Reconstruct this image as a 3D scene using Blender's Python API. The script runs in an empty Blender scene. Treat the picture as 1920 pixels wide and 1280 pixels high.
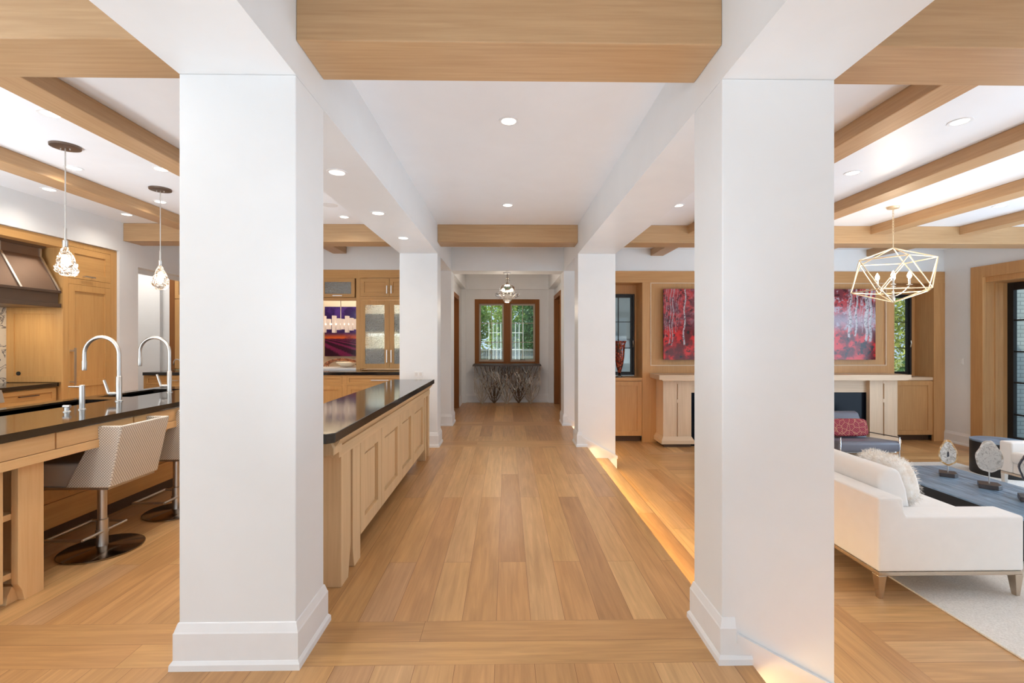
import bpy, bmesh, math, random
import numpy as np
from mathutils import Vector, Matrix
PI = math.pi
SC = bpy.context.scene
COL = SC.collection
# ------------------------------------------------------------------ camera
cd = bpy.data.cameras.new('camera'); cam = bpy.data.objects.new('camera', cd); COL.objects.link(cam)
cam.location = (0, 0, 1.385)
cam.rotation_euler = (PI/2, 0, math.radians(-0.905))
cd.sensor_width = 36; cd.lens = 870*36/1920
cd.shift_x = -3.5/1920; cd.shift_y = -2.2/1920
cd.clip_start = 0.05; cd.clip_end = 200
SC.camera = cam
# ------------------------------------------------------------------ view, world, sun, window light
SC.view_settings.view_transform = 'Standard'
try: SC.view_settings.look = 'None'
except Exception: pass
SC.view_settings.gamma = 1
SC.view_settings.use_curve_mapping = False
SC.view_settings.exposure = 0.04
W = bpy.data.worlds.new('sky'); SC.world = W; W.use_nodes = True
bg = W.node_tree.nodes['Background']
bg.inputs[0].default_value = (0.62, 0.80, 1.0, 1); bg.inputs[1].default_value = 1.1
sd = bpy.data.lights.new('sun', 'SUN'); sun = bpy.data.objects.new('sun', sd); COL.objects.link(sun)
sd.energy = 7.0; sd.angle = math.radians(1); sd.color = (1, .93, .80)
sun.rotation_euler = (math.radians(38), 0, math.radians(-75))
def area(name, loc, rot, sx, sy, power, color=(1, 1, 1), spread=180):
    l = bpy.data.lights.new(name, 'AREA'); l.shape = 'RECTANGLE'; l.size = sx; l.size_y = sy
    l.energy = power; l.color = color; l.spread = math.radians(spread)
    o = bpy.data.objects.new(name, l); COL.objects.link(o); o.location = loc; o.rotation_euler = rot
    return o
DAY = (0.80, 0.91, 1.0)
# daylight through the tall windows at the rear of the house (one per bay): sky light, plus added upward fill lamps for the ceilings
for x_, w_, h_, p_ in ((-3.1, 3.4, 2.5, 95), (0.0, 1.7, 2.5, 8), (4.3, 4.6, 2.7, 18)):
    area('rear_window_light', (x_, -8.8, 1.3), (PI/2+.15, 0, 0), w_, h_, p_, DAY)
for x_, w_, p_ in ((-3.1, 3.4, 42), (0.0, 1.7, 10), (4.3, 4.6, 56)):
    area('rear_upward_fill', (x_, -8.7, .9), (PI/2+.55, 0, 0), w_, 1.7, p_, DAY, 110)
# daylight through the glazed doors on the living room's outer wall
area('terrace_door_and_side_fill', (7.22, 3.4, 0.95), (PI/2+.2, 0, PI/2), 5.0, 2.3, 150, (0.62, 0.80, 1.0))
area('terrace_door_and_side_fill', (7.22, -3.5, 0.95), (PI/2+.35, 0, PI/2), 6.0, 2.3, 45, (0.78, 0.89, 1.0))  # added side fill lamp before solid wall, no doors there
# added unseen fill lamps aimed at the ceilings, beside the viewpoint and inside the rooms
def ceiling_fill(name, loc, tilt, rz, power, color, cone=150):
    l = bpy.data.lights.new(name, 'SPOT'); l.energy = power; l.color = color; l.spot_size = math.radians(cone); l.spot_blend = 1.0; l.shadow_soft_size = .35
    o = bpy.data.objects.new(name, l); COL.objects.link(o); o.location = loc; o.rotation_euler = (PI-tilt, 0, rz); return o
BNC = (0.78, 0.89, 1.0)
ceiling_fill('ceiling_fill_corridor', (0.0, 1.25, .45), .42, 0, 112, BNC, 108)
ceiling_fill('ceiling_fill_corridor', (0.0, 4.4, .5), 0, 0, 48, BNC, 130)
ceiling_fill('ceiling_fill_kitchen', (-4.5, 2.6, 1.05), .25, math.radians(-50), 160, BNC)
ceiling_fill('ceiling_fill_kitchen', (-3.4, .7, .5), .45, 0, 520, BNC, 120)
ceiling_fill('ceiling_fill_kitchen', (-2.6, 5.0, 1.1), 0, 0, 60, BNC, 150)
ceiling_fill('ceiling_fill_living', (6.2, 3.6, .1), .15, math.radians(40), 90, BNC)
ceiling_fill('ceiling_fill_living', (4.4, 1.0, .2), .45, 0, 260, BNC, 120)
ceiling_fill('ceiling_fill_living', (3.2, 4.6, -.05), 0, 0, 240, BNC, 150)
# added side fill lamps along the left kitchen wall, no windows there
area('kitchen_side_fill', (-4.88, 1.2, 1.5), (PI/2+.3, 0, -PI/2), 2.6, 1.6, 42, DAY)
area('kitchen_side_fill', (-4.88, -4.0, 1.5), (PI/2+.4, 0, -PI/2), 6.0, 1.8, 60, DAY)

# ------------------------------------------------------------------ helpers
def lin(c):
    r = []
    for v in c[:3]:
        v = v/255.0
        r.append(v/12.92 if v <= 0.04045 else ((v+0.055)/1.055)**2.4)
    return (r[0], r[1], r[2], 1)
class NT:
    def __init__(s, name):
        s.m = bpy.data.materials.new(name); s.m.use_nodes = True; s.t = s.m.node_tree
        s.b = s.t.nodes['Principled BSDF']; s.out = s.t.nodes['Material Output']
    def n(s, typ, **kw):
        nd = s.t.nodes.new(typ)
        for k, v in kw.items():
            if k[0] == 'i' and k[1:].isdigit(): nd.inputs[int(k[1:])].default_value = v
            elif hasattr(nd, k): setattr(nd, k, v)
            else: nd.inputs[k.replace('_', ' ')].default_value = v
        return nd
    def l(s, a, b): s.t.links.new(a, b)
    def set(s, **kw):
        for k, v in kw.items(): s.b.inputs[k.replace('_', ' ')].default_value = v
    def ramp(s, fac, stops):
        r = s.n('ShaderNodeValToRGB'); e = r.color_ramp.elements
        while len(e) < len(stops): e.new(0.5)
        for i, (p, c) in enumerate(stops): e[i].position = p; e[i].color = c
        s.l(fac, r.inputs[0]); return r.outputs[0]
    def coord(s, scale=(1, 1, 1), rot=(0, 0, 0), loc=(0, 0, 0)):
        tc = s.n('ShaderNodeTexCoord'); mp = s.n('ShaderNodeMapping')
        mp.inputs['Scale'].default_value = scale; mp.inputs['Rotation'].default_value = rot; mp.inputs['Location'].default_value = loc
        s.l(tc.outputs['Object'], mp.inputs[0]); return mp.outputs[0]
    def noise(s, vec, scale=5, detail=3, rough=.5, dist=0):
        n = s.n('ShaderNodeTexNoise'); n.inputs['Scale'].default_value = scale; n.inputs['Detail'].default_value = detail
        n.inputs['Roughness'].default_value = rough; n.inputs['Distortion'].default_value = dist
        s.l(vec, n.inputs['Vector']); return n.outputs['Fac']
    def mix(s, fac, a, b, typ='MIX'):
        m = s.n('ShaderNodeMix', data_type='RGBA', blend_type=typ)
        if isinstance(fac, (int, float)): m.inputs[0].default_value = fac
        else: s.l(fac, m.inputs[0])
        for k, v in ((6, a), (7, b)):
            if isinstance(v, tuple): m.inputs[k].default_value = v
            else: s.l(v, m.inputs[k])
        return m.outputs[2]
    def bump(s, h, strength=.1, dist=.01):
        b = s.n('ShaderNodeBump'); b.inputs['Strength'].default_value = strength; b.inputs['Distance'].default_value = dist
        s.l(h, b.inputs['Height']); s.l(b.outputs[0], s.b.inputs['Normal'])
    def base(s, c): s.l(c, s.b.inputs['Base Color'])
def flat(name, rgb, rough=.5, metal=0, **kw):
    t = NT(name); c = t.coord((3, 3, 3)); f = t.noise(c, 4, 3)
    k = lin(rgb); d = tuple(max(0, x*.93) for x in k[:3])+(1,)
    t.base(t.mix(f, d, k)); t.set(Roughness=rough, Metallic=metal, **kw); return t.m
def emis(name, rgb, strength):
    t = NT(name); t.set(Base_Color=lin(rgb), Emission_Color=lin(rgb), Emission_Strength=strength); return t.m
def wood(name, dark, light, axis='Z', rough=.42, grain=26, spec=.35, cath=0.0):
    t = NT(name)
    sc = {'X': (1.0, grain, grain), 'Y': (grain, 1.0, grain), 'Z': (grain, grain, 1.0)}[axis]
    lo = {'X': (.35, 3, 3), 'Y': (3, .35, 3), 'Z': (3, 3, .35)}[axis]
    c = t.coord(sc); f = t.noise(c, 2.2, 6, .6, .3)
    c2 = t.coord(lo); f2 = t.noise(c2, 1.6, 2, .5, .4)
    a = t.ramp(f, [(.25, lin(dark)), (.72, lin(light))])
    m = tuple((x+y)/2 for x, y in zip(lin(dark), lin(light)))
    b = t.ramp(f2, [(.3, tuple(x*.86 for x in m[:3])+(1,)), (.7, tuple(min(1, x*1.12) for x in m[:3])+(1,))])
    t.base(t.mix(.45, a, b)); t.bump(f, .12, .002); t.set(Roughness=rough, Specular_IOR_Level=spec); return t.m

M = {}
def plaster(name, rgb):
    t = NT(name); f = t.noise(t.coord((1, 1, 1)), 2.3, 4, .6, .6); k = lin(rgb)
    t.base(t.ramp(f, [(.3, tuple(x*.965 for x in k[:3])+(1,)), (.7, k)]))
    f2 = t.noise(t.coord((1, 1, 1)), 9, 5, .6, 1.0); t.bump(f2, .05, .01); t.set(Roughness=.38, Specular_IOR_Level=.3); return t.m
M['wall'] = plaster('venetian_plaster_white', (236, 237, 237))
M['ceil'] = plaster('ceiling_plaster', (240, 241, 243))
M['trim'] = flat('painted_trim_white', (240, 240, 240), .3)
M['beamX'] = wood('oak_beam_across', (169, 132, 92), (203, 168, 127), 'X')
M['beamY'] = wood('oak_beam_along', (169, 130, 90), (203, 166, 125), 'Y')
M['kitZ'] = wood('oak_kitchen_upright', (196, 144, 84), (220, 174, 112), 'Z')
M['kitX'] = wood('oak_kitchen_across', (196, 144, 84), (220, 174, 112), 'X')
M['kitY'] = wood('oak_kitchen_along', (196, 144, 84), (220, 174, 112), 'Y')
M['isZ'] = wood('oak_island_upright', (222, 176, 122), (240, 202, 150), 'Z')
M['isY'] = wood('oak_island_along', (222, 176, 122), (240, 202, 150), 'Y')
M['paleZ'] = wood('pale_oak_upright', (204, 168, 122), (232, 200, 158), 'Z')
M['paleY'] = wood('pale_oak_along', (204, 168, 122), (232, 200, 158), 'Y')
M['livZ'] = wood('oak_living_upright', (184, 132, 82), (212, 166, 112), 'Z')
M['livX'] = wood('oak_living_across', (184, 132, 82), (212, 166, 112), 'X')
M['livY'] = wood('oak_living_along', (184, 132, 82), (212, 166, 112), 'Y')
M['mantZ'] = wood('light_oak_upright', (202, 172, 141), (227, 201, 171), 'Z')
M['mantX'] = wood('light_oak_across', (202, 172, 141), (227, 201, 171), 'X')
M['winZ'] = wood('stained_oak_frame', (126, 80, 44), (156, 104, 62), 'Z', spec=.08)
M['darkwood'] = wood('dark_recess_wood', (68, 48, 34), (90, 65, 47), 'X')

def planks(name, along, tone=1.0, w=.17, length=1.9, off=(0, 0, 0)):
    t = NT(name)
    tc = t.n('ShaderNodeTexCoord'); mp = t.n('ShaderNodeMapping')
    mp.inputs['Location'].default_value = off
    if along == 'Y': mp.inputs['Rotation'].default_value = (0, 0, PI/2)
    t.l(tc.outputs['Object'], mp.inputs[0])
    b = t.n('ShaderNodeTexBrick'); b.offset = .37; b.offset_frequency = 2
    b.inputs['Color1'].default_value = (0, 0, 0, 1); b.inputs['Color2'].default_value = (1, 1, 1, 1)
    b.inputs['Mortar'].default_value = (.5, .5, .5, 1)
    b.inputs['Scale'].default_value = 1; b.inputs['Mortar Size'].default_value = .0011; b.inputs['Mortar Smooth'].default_value = .3
    b.inputs['Brick Width'].default_value = length; b.inputs['Row Height'].default_value = w
    t.l(mp.outputs[0], b.inputs['Vector'])
    k = lambda c: tuple(x*tone for x in lin(c)[:3])+(1,)
    plank = t.ramp(b.outputs['Color'], [(0, k((184, 138, 92))), (.3, k((208, 164, 110))), (.55, k((198, 150, 100))), (.8, k((220, 178, 124))), (1, k((194, 152, 114)))])
    g = t.n('ShaderNodeMapping'); g.inputs['Scale'].default_value = (1.3, 24, 24)
    # shift the grain from board to board
    add = t.n('ShaderNodeVectorMath', operation='MULTIPLY_ADD')
    t.l(b.outputs['Color'], add.inputs[0]); add.inputs[1].default_value = (7, 13, 5); t.l(mp.outputs[0], add.inputs[2])
    t.l(add.outputs[0], g.inputs[0])
    f = t.noise(g.outputs[0], 1.6, 6, .62, .6)
    gr = t.ramp(f, [(.3, (.80, .77, .73, 1)), (.68, (1.06, 1.05, 1.04, 1))])
    g2 = t.n('ShaderNodeMapping'); g2.inputs['Scale'].default_value = (.9, 5, 5); t.l(add.outputs[0], g2.inputs[0])
    f2 = t.noise(g2.outputs[0], 1.5, 2, .5, 1.2)
    gr2 = t.ramp(f2, [(.3, (.88, .87, .86, 1)), (.7, (1.05, 1.05, 1.05, 1))])
    c = t.mix(1.0, plank, gr, 'MULTIPLY'); c = t.mix(1.0, c, gr2, 'MULTIPLY')
    c = t.mix(b.outputs['Fac'], c, k((120, 78, 44)))
    t.base(c); t.set(Roughness=.34, Specular_IOR_Level=.42); t.bump(f, .06, .002); return t.m
M['plankY'] = planks('oak_planks_along', 'Y', off=(0.3, 0.05, 0))
M['plankX'] = planks('oak_planks_across', 'X', w=.155, length=3.4, off=(.4, -1.985, 0))
M['plankL'] = planks('oak_planks_living', 'X', w=.17, length=2.1)

def stone(name, base, vein, rough, scale=3):
    t = NT(name); c = t.coord((1, 1, 1)); f = t.noise(c, scale, 6, .6, 1.5)
    t.base(t.ramp(f, [(.44, lin(base)), (.5, lin(vein)), (.53, lin(base))])); t.set(Roughness=rough); return t.m
t = NT('black_granite'); f = t.noise(t.coord((1, 1, 1)), 180, 2)
t.base(t.ramp(f, [(.45, lin((20, 18, 17))), (.75, lin((52, 48, 45)))])); t.set(Roughness=.09, Specular_IOR_Level=.9); M['granite'] = t.m
M['marble'] = stone('veined_marble', (224, 216, 200), (84, 82, 88), .2, 4.5)
M['mantel_stone'] = M['mantX']
M['cream'] = flat('warm_cream_wall', (238, 226, 204), .5)
M['sofa'] = flat('off_white_linen', (238, 232, 226), .85)
M['nickel'] = flat('brushed_nickel', (212, 208, 202), .36, 1)
M['chrome'] = flat('polished_chrome', (225, 225, 225), .08, 1)
M['disc'] = flat('polished_dark_steel', (150, 140, 130), .16, 1)
M['bronze'] = flat('warm_satin_nickel', (206, 192, 176), .22, 1)
M['gold'] = flat('champagne_gilt', (246, 226, 190), .32, .6)
M['pewter'] = flat('aged_bronze_sheet', (140, 116, 98), .42, .75)
M['pewter2'] = flat('aged_bronze_trim', (120, 104, 92), .4, .8)
M['black'] = flat('black_metal', (30, 29, 29), .45)
M['firebox'] = flat('black_firebox_glass', (16, 20, 28), .14, 0, Specular_IOR_Level=.10)
M['leather'] = flat('grey_leather', (112, 112, 122), .36)
M['darkleather'] = flat('dark_strap_leather', (52, 36, 32), .5)
M['seatgrey'] = flat('grey_seat_leather', (206, 200, 194), .4)
M['plate'] = flat('white_plastic', (238, 238, 236), .4)
M['vent'] = flat('speaker_grille', (224, 220, 216), .7)
M['silver'] = flat('silvered_branch', (206, 200, 190), .35, .6)
M['silverdark'] = flat('dark_branch', (128, 110, 94), .4, .6)
M['tabletop'] = flat('console_dark_top', (74, 64, 56), .4)
M['blackwood'] = flat('blackened_timber', (28, 24, 23), .55)
t = NT('timber_top_painted_sheen'); c = t.coord((8, .8, 1)); f = t.noise(c, 3, 6, .65, 1.0)
t.base(t.ramp(f, [(.30, lin((58, 72, 86))), (.5, lin((110, 134, 156))), (.72, lin((146, 168, 188)))])); t.bump(f, .3, .006)  # pale blue tones paint a sky reflection onto the dark timber
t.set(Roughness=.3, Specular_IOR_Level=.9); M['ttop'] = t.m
t = NT('tree_bark'); f = t.noise(t.coord((6, 6, 1)), 4, 4); t.base(t.ramp(f, [(.3, lin((60, 48, 38))), (.7, lin((110, 92, 74)))])); t.set(Roughness=.9); M['bark'] = t.m
def foliage(name, a, b, c_):
    t = NT(name); f = t.noise(t.coord((1, 1, 1)), 3.5, 5, .7)
    t.base(t.ramp(f, [(.32, lin(a)), (.5, lin(b)), (.66, lin(c_))])); t.set(Roughness=.6); t.b.inputs['Transmission Weight'].default_value = 0
    tr = t.n('ShaderNodeBsdfTranslucent'); tr.inputs[0].default_value = lin(c_)
    mx = t.n('ShaderNodeMixShader'); mx.inputs[0].default_value = .3
    t.l(t.b.outputs[0], mx.inputs[1]); t.l(tr.outputs[0], mx.inputs[2]); t.l(mx.outputs[0], t.out.inputs[0]); return t.m
M['leafA'] = foliage('garden_leaves', (40, 78, 30), (96, 140, 52), (176, 196, 96))
M['leafB'] = foliage('hedge_leaves', (90, 120, 50), (170, 184, 96), (228, 226, 160))
M['leafC'] = foliage('dark_garden_leaves', (22, 50, 34), (50, 96, 56), (110, 150, 90))
M['lawn'] = flat('garden_ground', (120, 130, 90), .9)
t = NT('weathered_fence_boards'); c = t.coord((8, 1, .6)); f = t.noise(c, 2, 4)
t.base(t.ramp(f, [(.3, lin((112, 118, 122))), (.55, lin((150, 152, 150))), (.75, lin((176, 150, 120)))])); t.set(Roughness=.8); M['fence'] = t.m
t = NT('white_painted_brick'); tc = t.coord((1, 1, 1), (PI/2, 0, 0)); b = t.n('ShaderNodeTexBrick')
b.inputs['Color1'].default_value = lin((206, 212, 210)); b.inputs['Color2'].default_value = lin((190, 198, 196)); b.inputs['Mortar'].default_value = lin((150, 160, 160))
b.inputs['Scale'].default_value = 1; b.inputs['Brick Width'].default_value = .21; b.inputs['Row Height'].default_value = .072; b.inputs['Mortar Size'].default_value = .007
t.l(tc, b.inputs['Vector']); t.base(b.outputs['Color']); t.set(Roughness=.8); M['brick'] = t.m
M['greyext'] = flat('grey_outside_render', (128, 130, 130), .7)
# basket-weave upholstery of the stools
t = NT('woven_stool_fabric'); tc = t.n('ShaderNodeTexCoord'); sp = t.n('ShaderNodeSeparateXYZ'); t.l(tc.outputs['Object'], sp.inputs[0])
ad = t.n('ShaderNodeMath', operation='SUBTRACT'); t.l(sp.outputs[0], ad.inputs[0]); t.l(sp.outputs[1], ad.inputs[1])
cb = t.n('ShaderNodeCombineXYZ'); t.l(ad.outputs[0], cb.inputs[0]); t.l(sp.outputs[2], cb.inputs[1])
mp = t.n('ShaderNodeMapping'); mp.inputs['Rotation'].default_value = (0, 0, PI/4); t.l(cb.outputs[0], mp.inputs[0])
ck = t.n('ShaderNodeTexVoronoi', distance='CHEBYCHEV', voronoi_dimensions='2D'); ck.inputs['Scale'].default_value = 84; ck.inputs['Randomness'].default_value = 0
t.l(mp.outputs[0], ck.inputs['Vector']); t.base(t.ramp(ck.outputs['Distance'], [(.33, lin((246, 238, 226))), (.42, lin((168, 154, 140)))])); t.set(Roughness=.8); M['weave'] = t.m
# maroon pillow with fine gold lines
t = NT('maroon_pillow_fabric'); c = t.coord((1, 1, 1)); v = t.n('ShaderNodeTexVoronoi', feature='DISTANCE_TO_EDGE'); v.inputs['Scale'].default_value = 13; t.l(c, v.inputs['Vector'])
w = t.n('ShaderNodeTexWave', bands_direction='DIAGONAL'); w.inputs['Scale'].default_value = 16; t.l(c, w.inputs['Vector'])
a = t.ramp(v.outputs['Distance'], [(.015, (1, 1, 1, 1)), (.03, (0, 0, 0, 1))]); bb = t.ramp(w.outputs['Fac'], [(.93, (0, 0, 0, 1)), (.99, (.6, .6, .6, 1))])
f = t.mix(1.0, a, bb, 'ADD'); t.base(t.mix(f, lin((140, 20, 48)), lin((206, 150, 110)))); t.set(Roughness=.7); M['maroon'] = t.m
t = NT('wool_rug'); f = t.noise(t.coord((30, 30, 30)), 4, 4); t.base(t.ramp(f, [(.3, lin((212, 206, 198))), (.7, lin((236, 231, 224)))])); t.bump(f, .5, .01); t.set(Roughness=.95); M['rug'] = t.m
t = NT('white_fur'); f = t.noise(t.coord((4, 4, 4)), 6, 3); t.base(t.ramp(f, [(.3, lin((240, 228, 214))), (.7, lin((255, 251, 246)))])); t.set(Roughness=.9); M['fur'] = t.m
t = NT('agate_gold'); c = t.coord((1, 1, 1)); f = t.noise(c, 22, 5, .6, 1.5)
t.base(t.ramp(f, [(.3, lin((150, 96, 40))), (.5, lin((206, 160, 96))), (.65, lin((232, 214, 186)))])); t.set(Roughness=.25); M['agrim'] = t.m
t = NT('agate_core'); c = t.coord((1, 1, 1)); f = t.noise(c, 26, 5, .6, 2)
t.base(t.ramp(f, [(.35, lin((150, 140, 130))), (.55, lin((214, 208, 200))), (.7, lin((240, 236, 230)))])); t.set(Roughness=.2); M['agcore'] = t.m
M['agdark'] = flat('agate_dark_cavity', (52, 52, 62), .2)
M['stonebase'] = flat('dark_stone_base', (62, 52, 50), .35)
t = NT('copper_weave'); f = t.noise(t.coord((1, 1, 1)), 30, 4); t.base(t.ramp(f, [(.4, lin((120, 62, 34))), (.6, lin((196, 132, 92)))])); t.set(Roughness=.5); M['copper'] = t.m
def pane(name, tint, gloss=.12, rough=.02):
    t = NT(name); t.t.nodes.remove(t.b)
    tr = t.n('ShaderNodeBsdfTransparent'); tr.inputs[0].default_value = tint
    gl = t.n('ShaderNodeBsdfGlossy'); gl.inputs['Roughness'].default_value = rough
    fr = t.n('ShaderNodeFresnel'); fr.inputs[0].default_value = 1.45
    mth = t.n('ShaderNodeMath', operation='ADD'); t.l(fr.outputs[0], mth.inputs[0]); mth.inputs[1].default_value = gloss-.08; mth.use_clamp = True
    mx = t.n('ShaderNodeMixShader'); t.l(mth.outputs[0], mx.inputs[0]); t.l(tr.outputs[0], mx.inputs[1]); t.l(gl.outputs[0], mx.inputs[2]); t.l(mx.outputs[0], t.out.inputs[0]); return t.m
M['pane'] = pane('window_glass', (.93, .97, .96, 1), .08)
t = NT('seeded_cabinet_glass'); f = t.noise(t.coord((1, 1, 1)), 70, 3); t.base(t.ramp(f, [(.3, lin((188, 198, 196))), (.7, lin((240, 243, 240)))]))
t.bump(f, .8, .01); t.set(Roughness=.14, Transmission_Weight=.7, Specular_IOR_Level=.6); M['seedglass'] = t.m
def glass(name, rgb, rough=.0, ior=1.45, bump=0, em=0):
    t = NT(name); t.set(Base_Color=lin(rgb), Roughness=rough, IOR=ior, Transmission_Weight=1.0)
    if bump: f = t.noise(t.coord((1, 1, 1)), 30, 3); t.bump(f, bump, .02)
    if em: t.set(Emission_Color=lin(rgb), Emission_Strength=em)
    return t.m
M['crystal'] = glass('clear_crystal', (255, 250, 244), .02, 1.45, .3)
M['redglass'] = glass('mottled_red_glass', (196, 70, 40), .08, 1.3, .8)
t = NT('mottled_red_glass_body'); v = t.n('ShaderNodeTexVoronoi'); v.inputs['Scale'].default_value = 26; t.l(t.coord((1, 1, 1)), v.inputs['Vector'])
t.base(t.ramp(v.outputs['Distance'], [(.1, lin((210, 120, 80))), (.35, lin((150, 44, 24))), (.7, lin((70, 14, 12)))])); t.set(Roughness=.06, Specular_IOR_Level=.9, Transmission_Weight=.25); M['vase'] = t.m
M['bulb'] = emis('warm_bulb', (255, 236, 206), 22)
M['crystalbulb'] = emis('crystal_lamp_bulb', (255, 238, 214), 4.5)
M['can'] = emis('downlight_lens', (255, 246, 232), 3.2)
M['litblock'] = emis('lit_crystal_block', (214, 200, 190), .30)
M['litbar'] = emis('lit_led_bar', (255, 244, 224), 2)

# ---- geometry
def prop(o, label=None, cat=None, group=None, kind=None):
    if label: o['label'] = label
    if cat: o['category'] = cat
    if group: o['group'] = group
    if kind: o['kind'] = kind
    return o
def thing(name, label, cat, loc=(0, 0, 0), group=None, rz=0):
    o = bpy.data.objects.new(name, None); o.empty_display_size = .1; COL.objects.link(o); o.location = loc; o.rotation_euler = (0, 0, rz)
    return prop(o, label, cat, group)
def wloc(p):
    v = Vector((0, 0, 0))
    while p is not None: v += p.location; p = p.parent
    return v
def obj(name, bm, mat, parent=None, bevel=0, smooth=False, label=None, local=False, auto=None):
    """bm is in world coordinates unless local; a parent's offset is taken off"""
    me = bpy.data.meshes.new(name)
    bmesh.ops.recalc_face_normals(bm, faces=bm.faces)
    if parent is not None and not local: bmesh.ops.translate(bm, verts=bm.verts, vec=-wloc(parent))
    if smooth:
        for f in bm.faces: f.smooth = True
    bm.to_mesh(me); bm.free()
    mats = mat if isinstance(mat, (list, tuple)) else [mat]
    for m_ in mats: me.materials.append(M[m_] if isinstance(m_, str) else m_)
    o = bpy.data.objects.new(name, me); COL.objects.link(o)
    if parent is not None: o.parent = parent
    if bevel:
        b = o.modifiers.new('bevel', 'BEVEL'); b.width = bevel; b.segments = 2; b.limit_method = 'ANGLE'; b.angle_limit = math.radians(40)
        if bevel > .01:
            b.segments = 4
            for f in me.polygons: f.use_smooth = True
    if smooth and auto is not None:
        try: me.set_sharp_from_angle(angle=math.radians(auto))
        except Exception: pass
    if label: o['label'] = label
    return o
def struct(name, bm, mat, label, cat, bevel=0, parent=None):
    o = obj(name, bm, mat, parent, bevel); prop(o, label, cat, None, 'structure'); return o
def nb(): return bmesh.new()
def box(bm, x0, x1, y0, y1, z0, z1, mi=0):
    v = [bm.verts.new(p) for p in ((x0, y0, z0), (x1, y0, z0), (x1, y1, z0), (x0, y1, z0), (x0, y0, z1), (x1, y0, z1), (x1, y1, z1), (x0, y1, z1))]
    for q in ((0, 3, 2, 1), (4, 5, 6, 7), (0, 1, 5, 4), (1, 2, 6, 5), (2, 3, 7, 6), (3, 0, 4, 7)):
        f = bm.faces.new([v[i] for i in q]); f.material_index = mi
    return bm
def B(x0, x1, y0, y1, z0, z1): return box(nb(), x0, x1, y0, y1, z0, z1)
def hexa(bm, b, t):
    """b, t: four bottom and four top corner points"""
    v = [bm.verts.new(p) for p in list(b)+list(t)]
    for q in ((0, 3, 2, 1), (4, 5, 6, 7), (0, 1, 5, 4), (1, 2, 6, 5), (2, 3, 7, 6), (3, 0, 4, 7)): bm.faces.new([v[i] for i in q])
    return bm
def prism(bm, pts, axis, a0, a1):
    """extrude a 2-D outline: axis X -> pts are (y,z), Y -> (x,z), Z -> (x,y)"""
    def P(p, a): return {'X': (a, p[0], p[1]), 'Y': (p[0], a, p[1]), 'Z': (p[0], p[1], a)}[axis]
    A = [bm.verts.new(P(p, a0)) for p in pts]; C = [bm.verts.new(P(p, a1)) for p in pts]; n = len(pts)
    bm.faces.new(A); bm.faces.new(C[::-1])
    for i in range(n): bm.faces.new([A[i], C[i], C[(i+1) % n], A[(i+1) % n]])
    return bm
def tube(bm, pts, r, seg=8, closed=False, cap=True):
    pts = [Vector(p) for p in pts]; n = len(pts); rings = []
    R = r if isinstance(r, (list, tuple)) else [r]*n
    up = None
    for i, p in enumerate(pts):
        if closed: d = (pts[(i+1) % n]-pts[i-1]).normalized()
        else: d = ((pts[min(i+1, n-1)]-pts[max(i-1, 0)])).normalized()
        if up is None: up = Vector((0, 0, 1)) if abs(d.z) < .9 else Vector((1, 0, 0))
        s = d.cross(up).normalized(); u = s.cross(d).normalized(); up = u
        rings.append([bm.verts.new(p+(s*math.cos(2*PI*k/seg)+u*math.sin(2*PI*k/seg))*R[i]) for k in range(seg)])
    m = n if closed else n-1
    for i in range(m):
        a, b = rings[i], rings[(i+1) % n]
        for k in range(seg): bm.faces.new([a[k], a[(k+1) % seg], b[(k+1) % seg], b[k]])
    if cap and not closed: bm.faces.new(rings[0][::-1]); bm.faces.new(rings[-1])
    return bm
def lathe(bm, prof, c, seg=32, wob=None):
    """prof: (radius, z) from bottom to top, c: centre"""
    rings = []
    for j, (r, z) in enumerate(prof):
        if r < 1e-5: rings.append([bm.verts.new((c[0], c[1], c[2]+z))])
        else:
            rings.append([bm.verts.new((c[0]+r*(wob(k/seg, j) if wob else 1)*math.cos(2*PI*k/seg), c[1]+r*(wob(k/seg, j) if wob else 1)*math.sin(2*PI*k/seg), c[2]+z)) for k in range(seg)])
    for a, b in zip(rings, rings[1:]):
        for k in range(seg):
            if len(a) == 1 and len(b) == 1: continue
            if len(a) == 1: bm.faces.new([a[0], b[(k+1) % seg], b[k]])
            elif len(b) == 1: bm.faces.new([a[k], a[(k+1) % seg], b[0]])
            else: bm.faces.new([a[k], a[(k+1) % seg], b[(k+1) % seg], b[k]])
    if len(rings[0]) > 1: bm.faces.new(rings[0][::-1])
    if len(rings[-1]) > 1: bm.faces.new(rings[-1])
    return bm
def sph(bm, c, rx, ry, rz, p=1.0, seg=24, ring=14):
    """super-ellipsoid; p<1 squarer"""
    def s(v): return math.copysign(abs(v)**p, v)
    vs = []
    for j in range(1, ring):
        th = -PI/2+PI*j/ring
        vs.append([bm.verts.new((c[0]+rx*s(math.cos(th))*s(math.cos(2*PI*k/seg)), c[1]+ry*s(math.cos(th))*s(math.sin(2*PI*k/seg)), c[2]+rz*s(math.sin(th)))) for k in range(seg)])
    lo = bm.verts.new((c[0], c[1], c[2]-rz)); hi = bm.verts.new((c[0], c[1], c[2]+rz))
    for a, b in zip(vs, vs[1:]):
        for k in range(seg): bm.faces.new([a[k], a[(k+1) % seg], b[(k+1) % seg], b[k]])
    for k in range(seg): bm.faces.new([lo, vs[0][(k+1) % seg], vs[0][k]]); bm.faces.new([vs[-1][k], vs[-1][(k+1) % seg], hi])
    return bm
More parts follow.
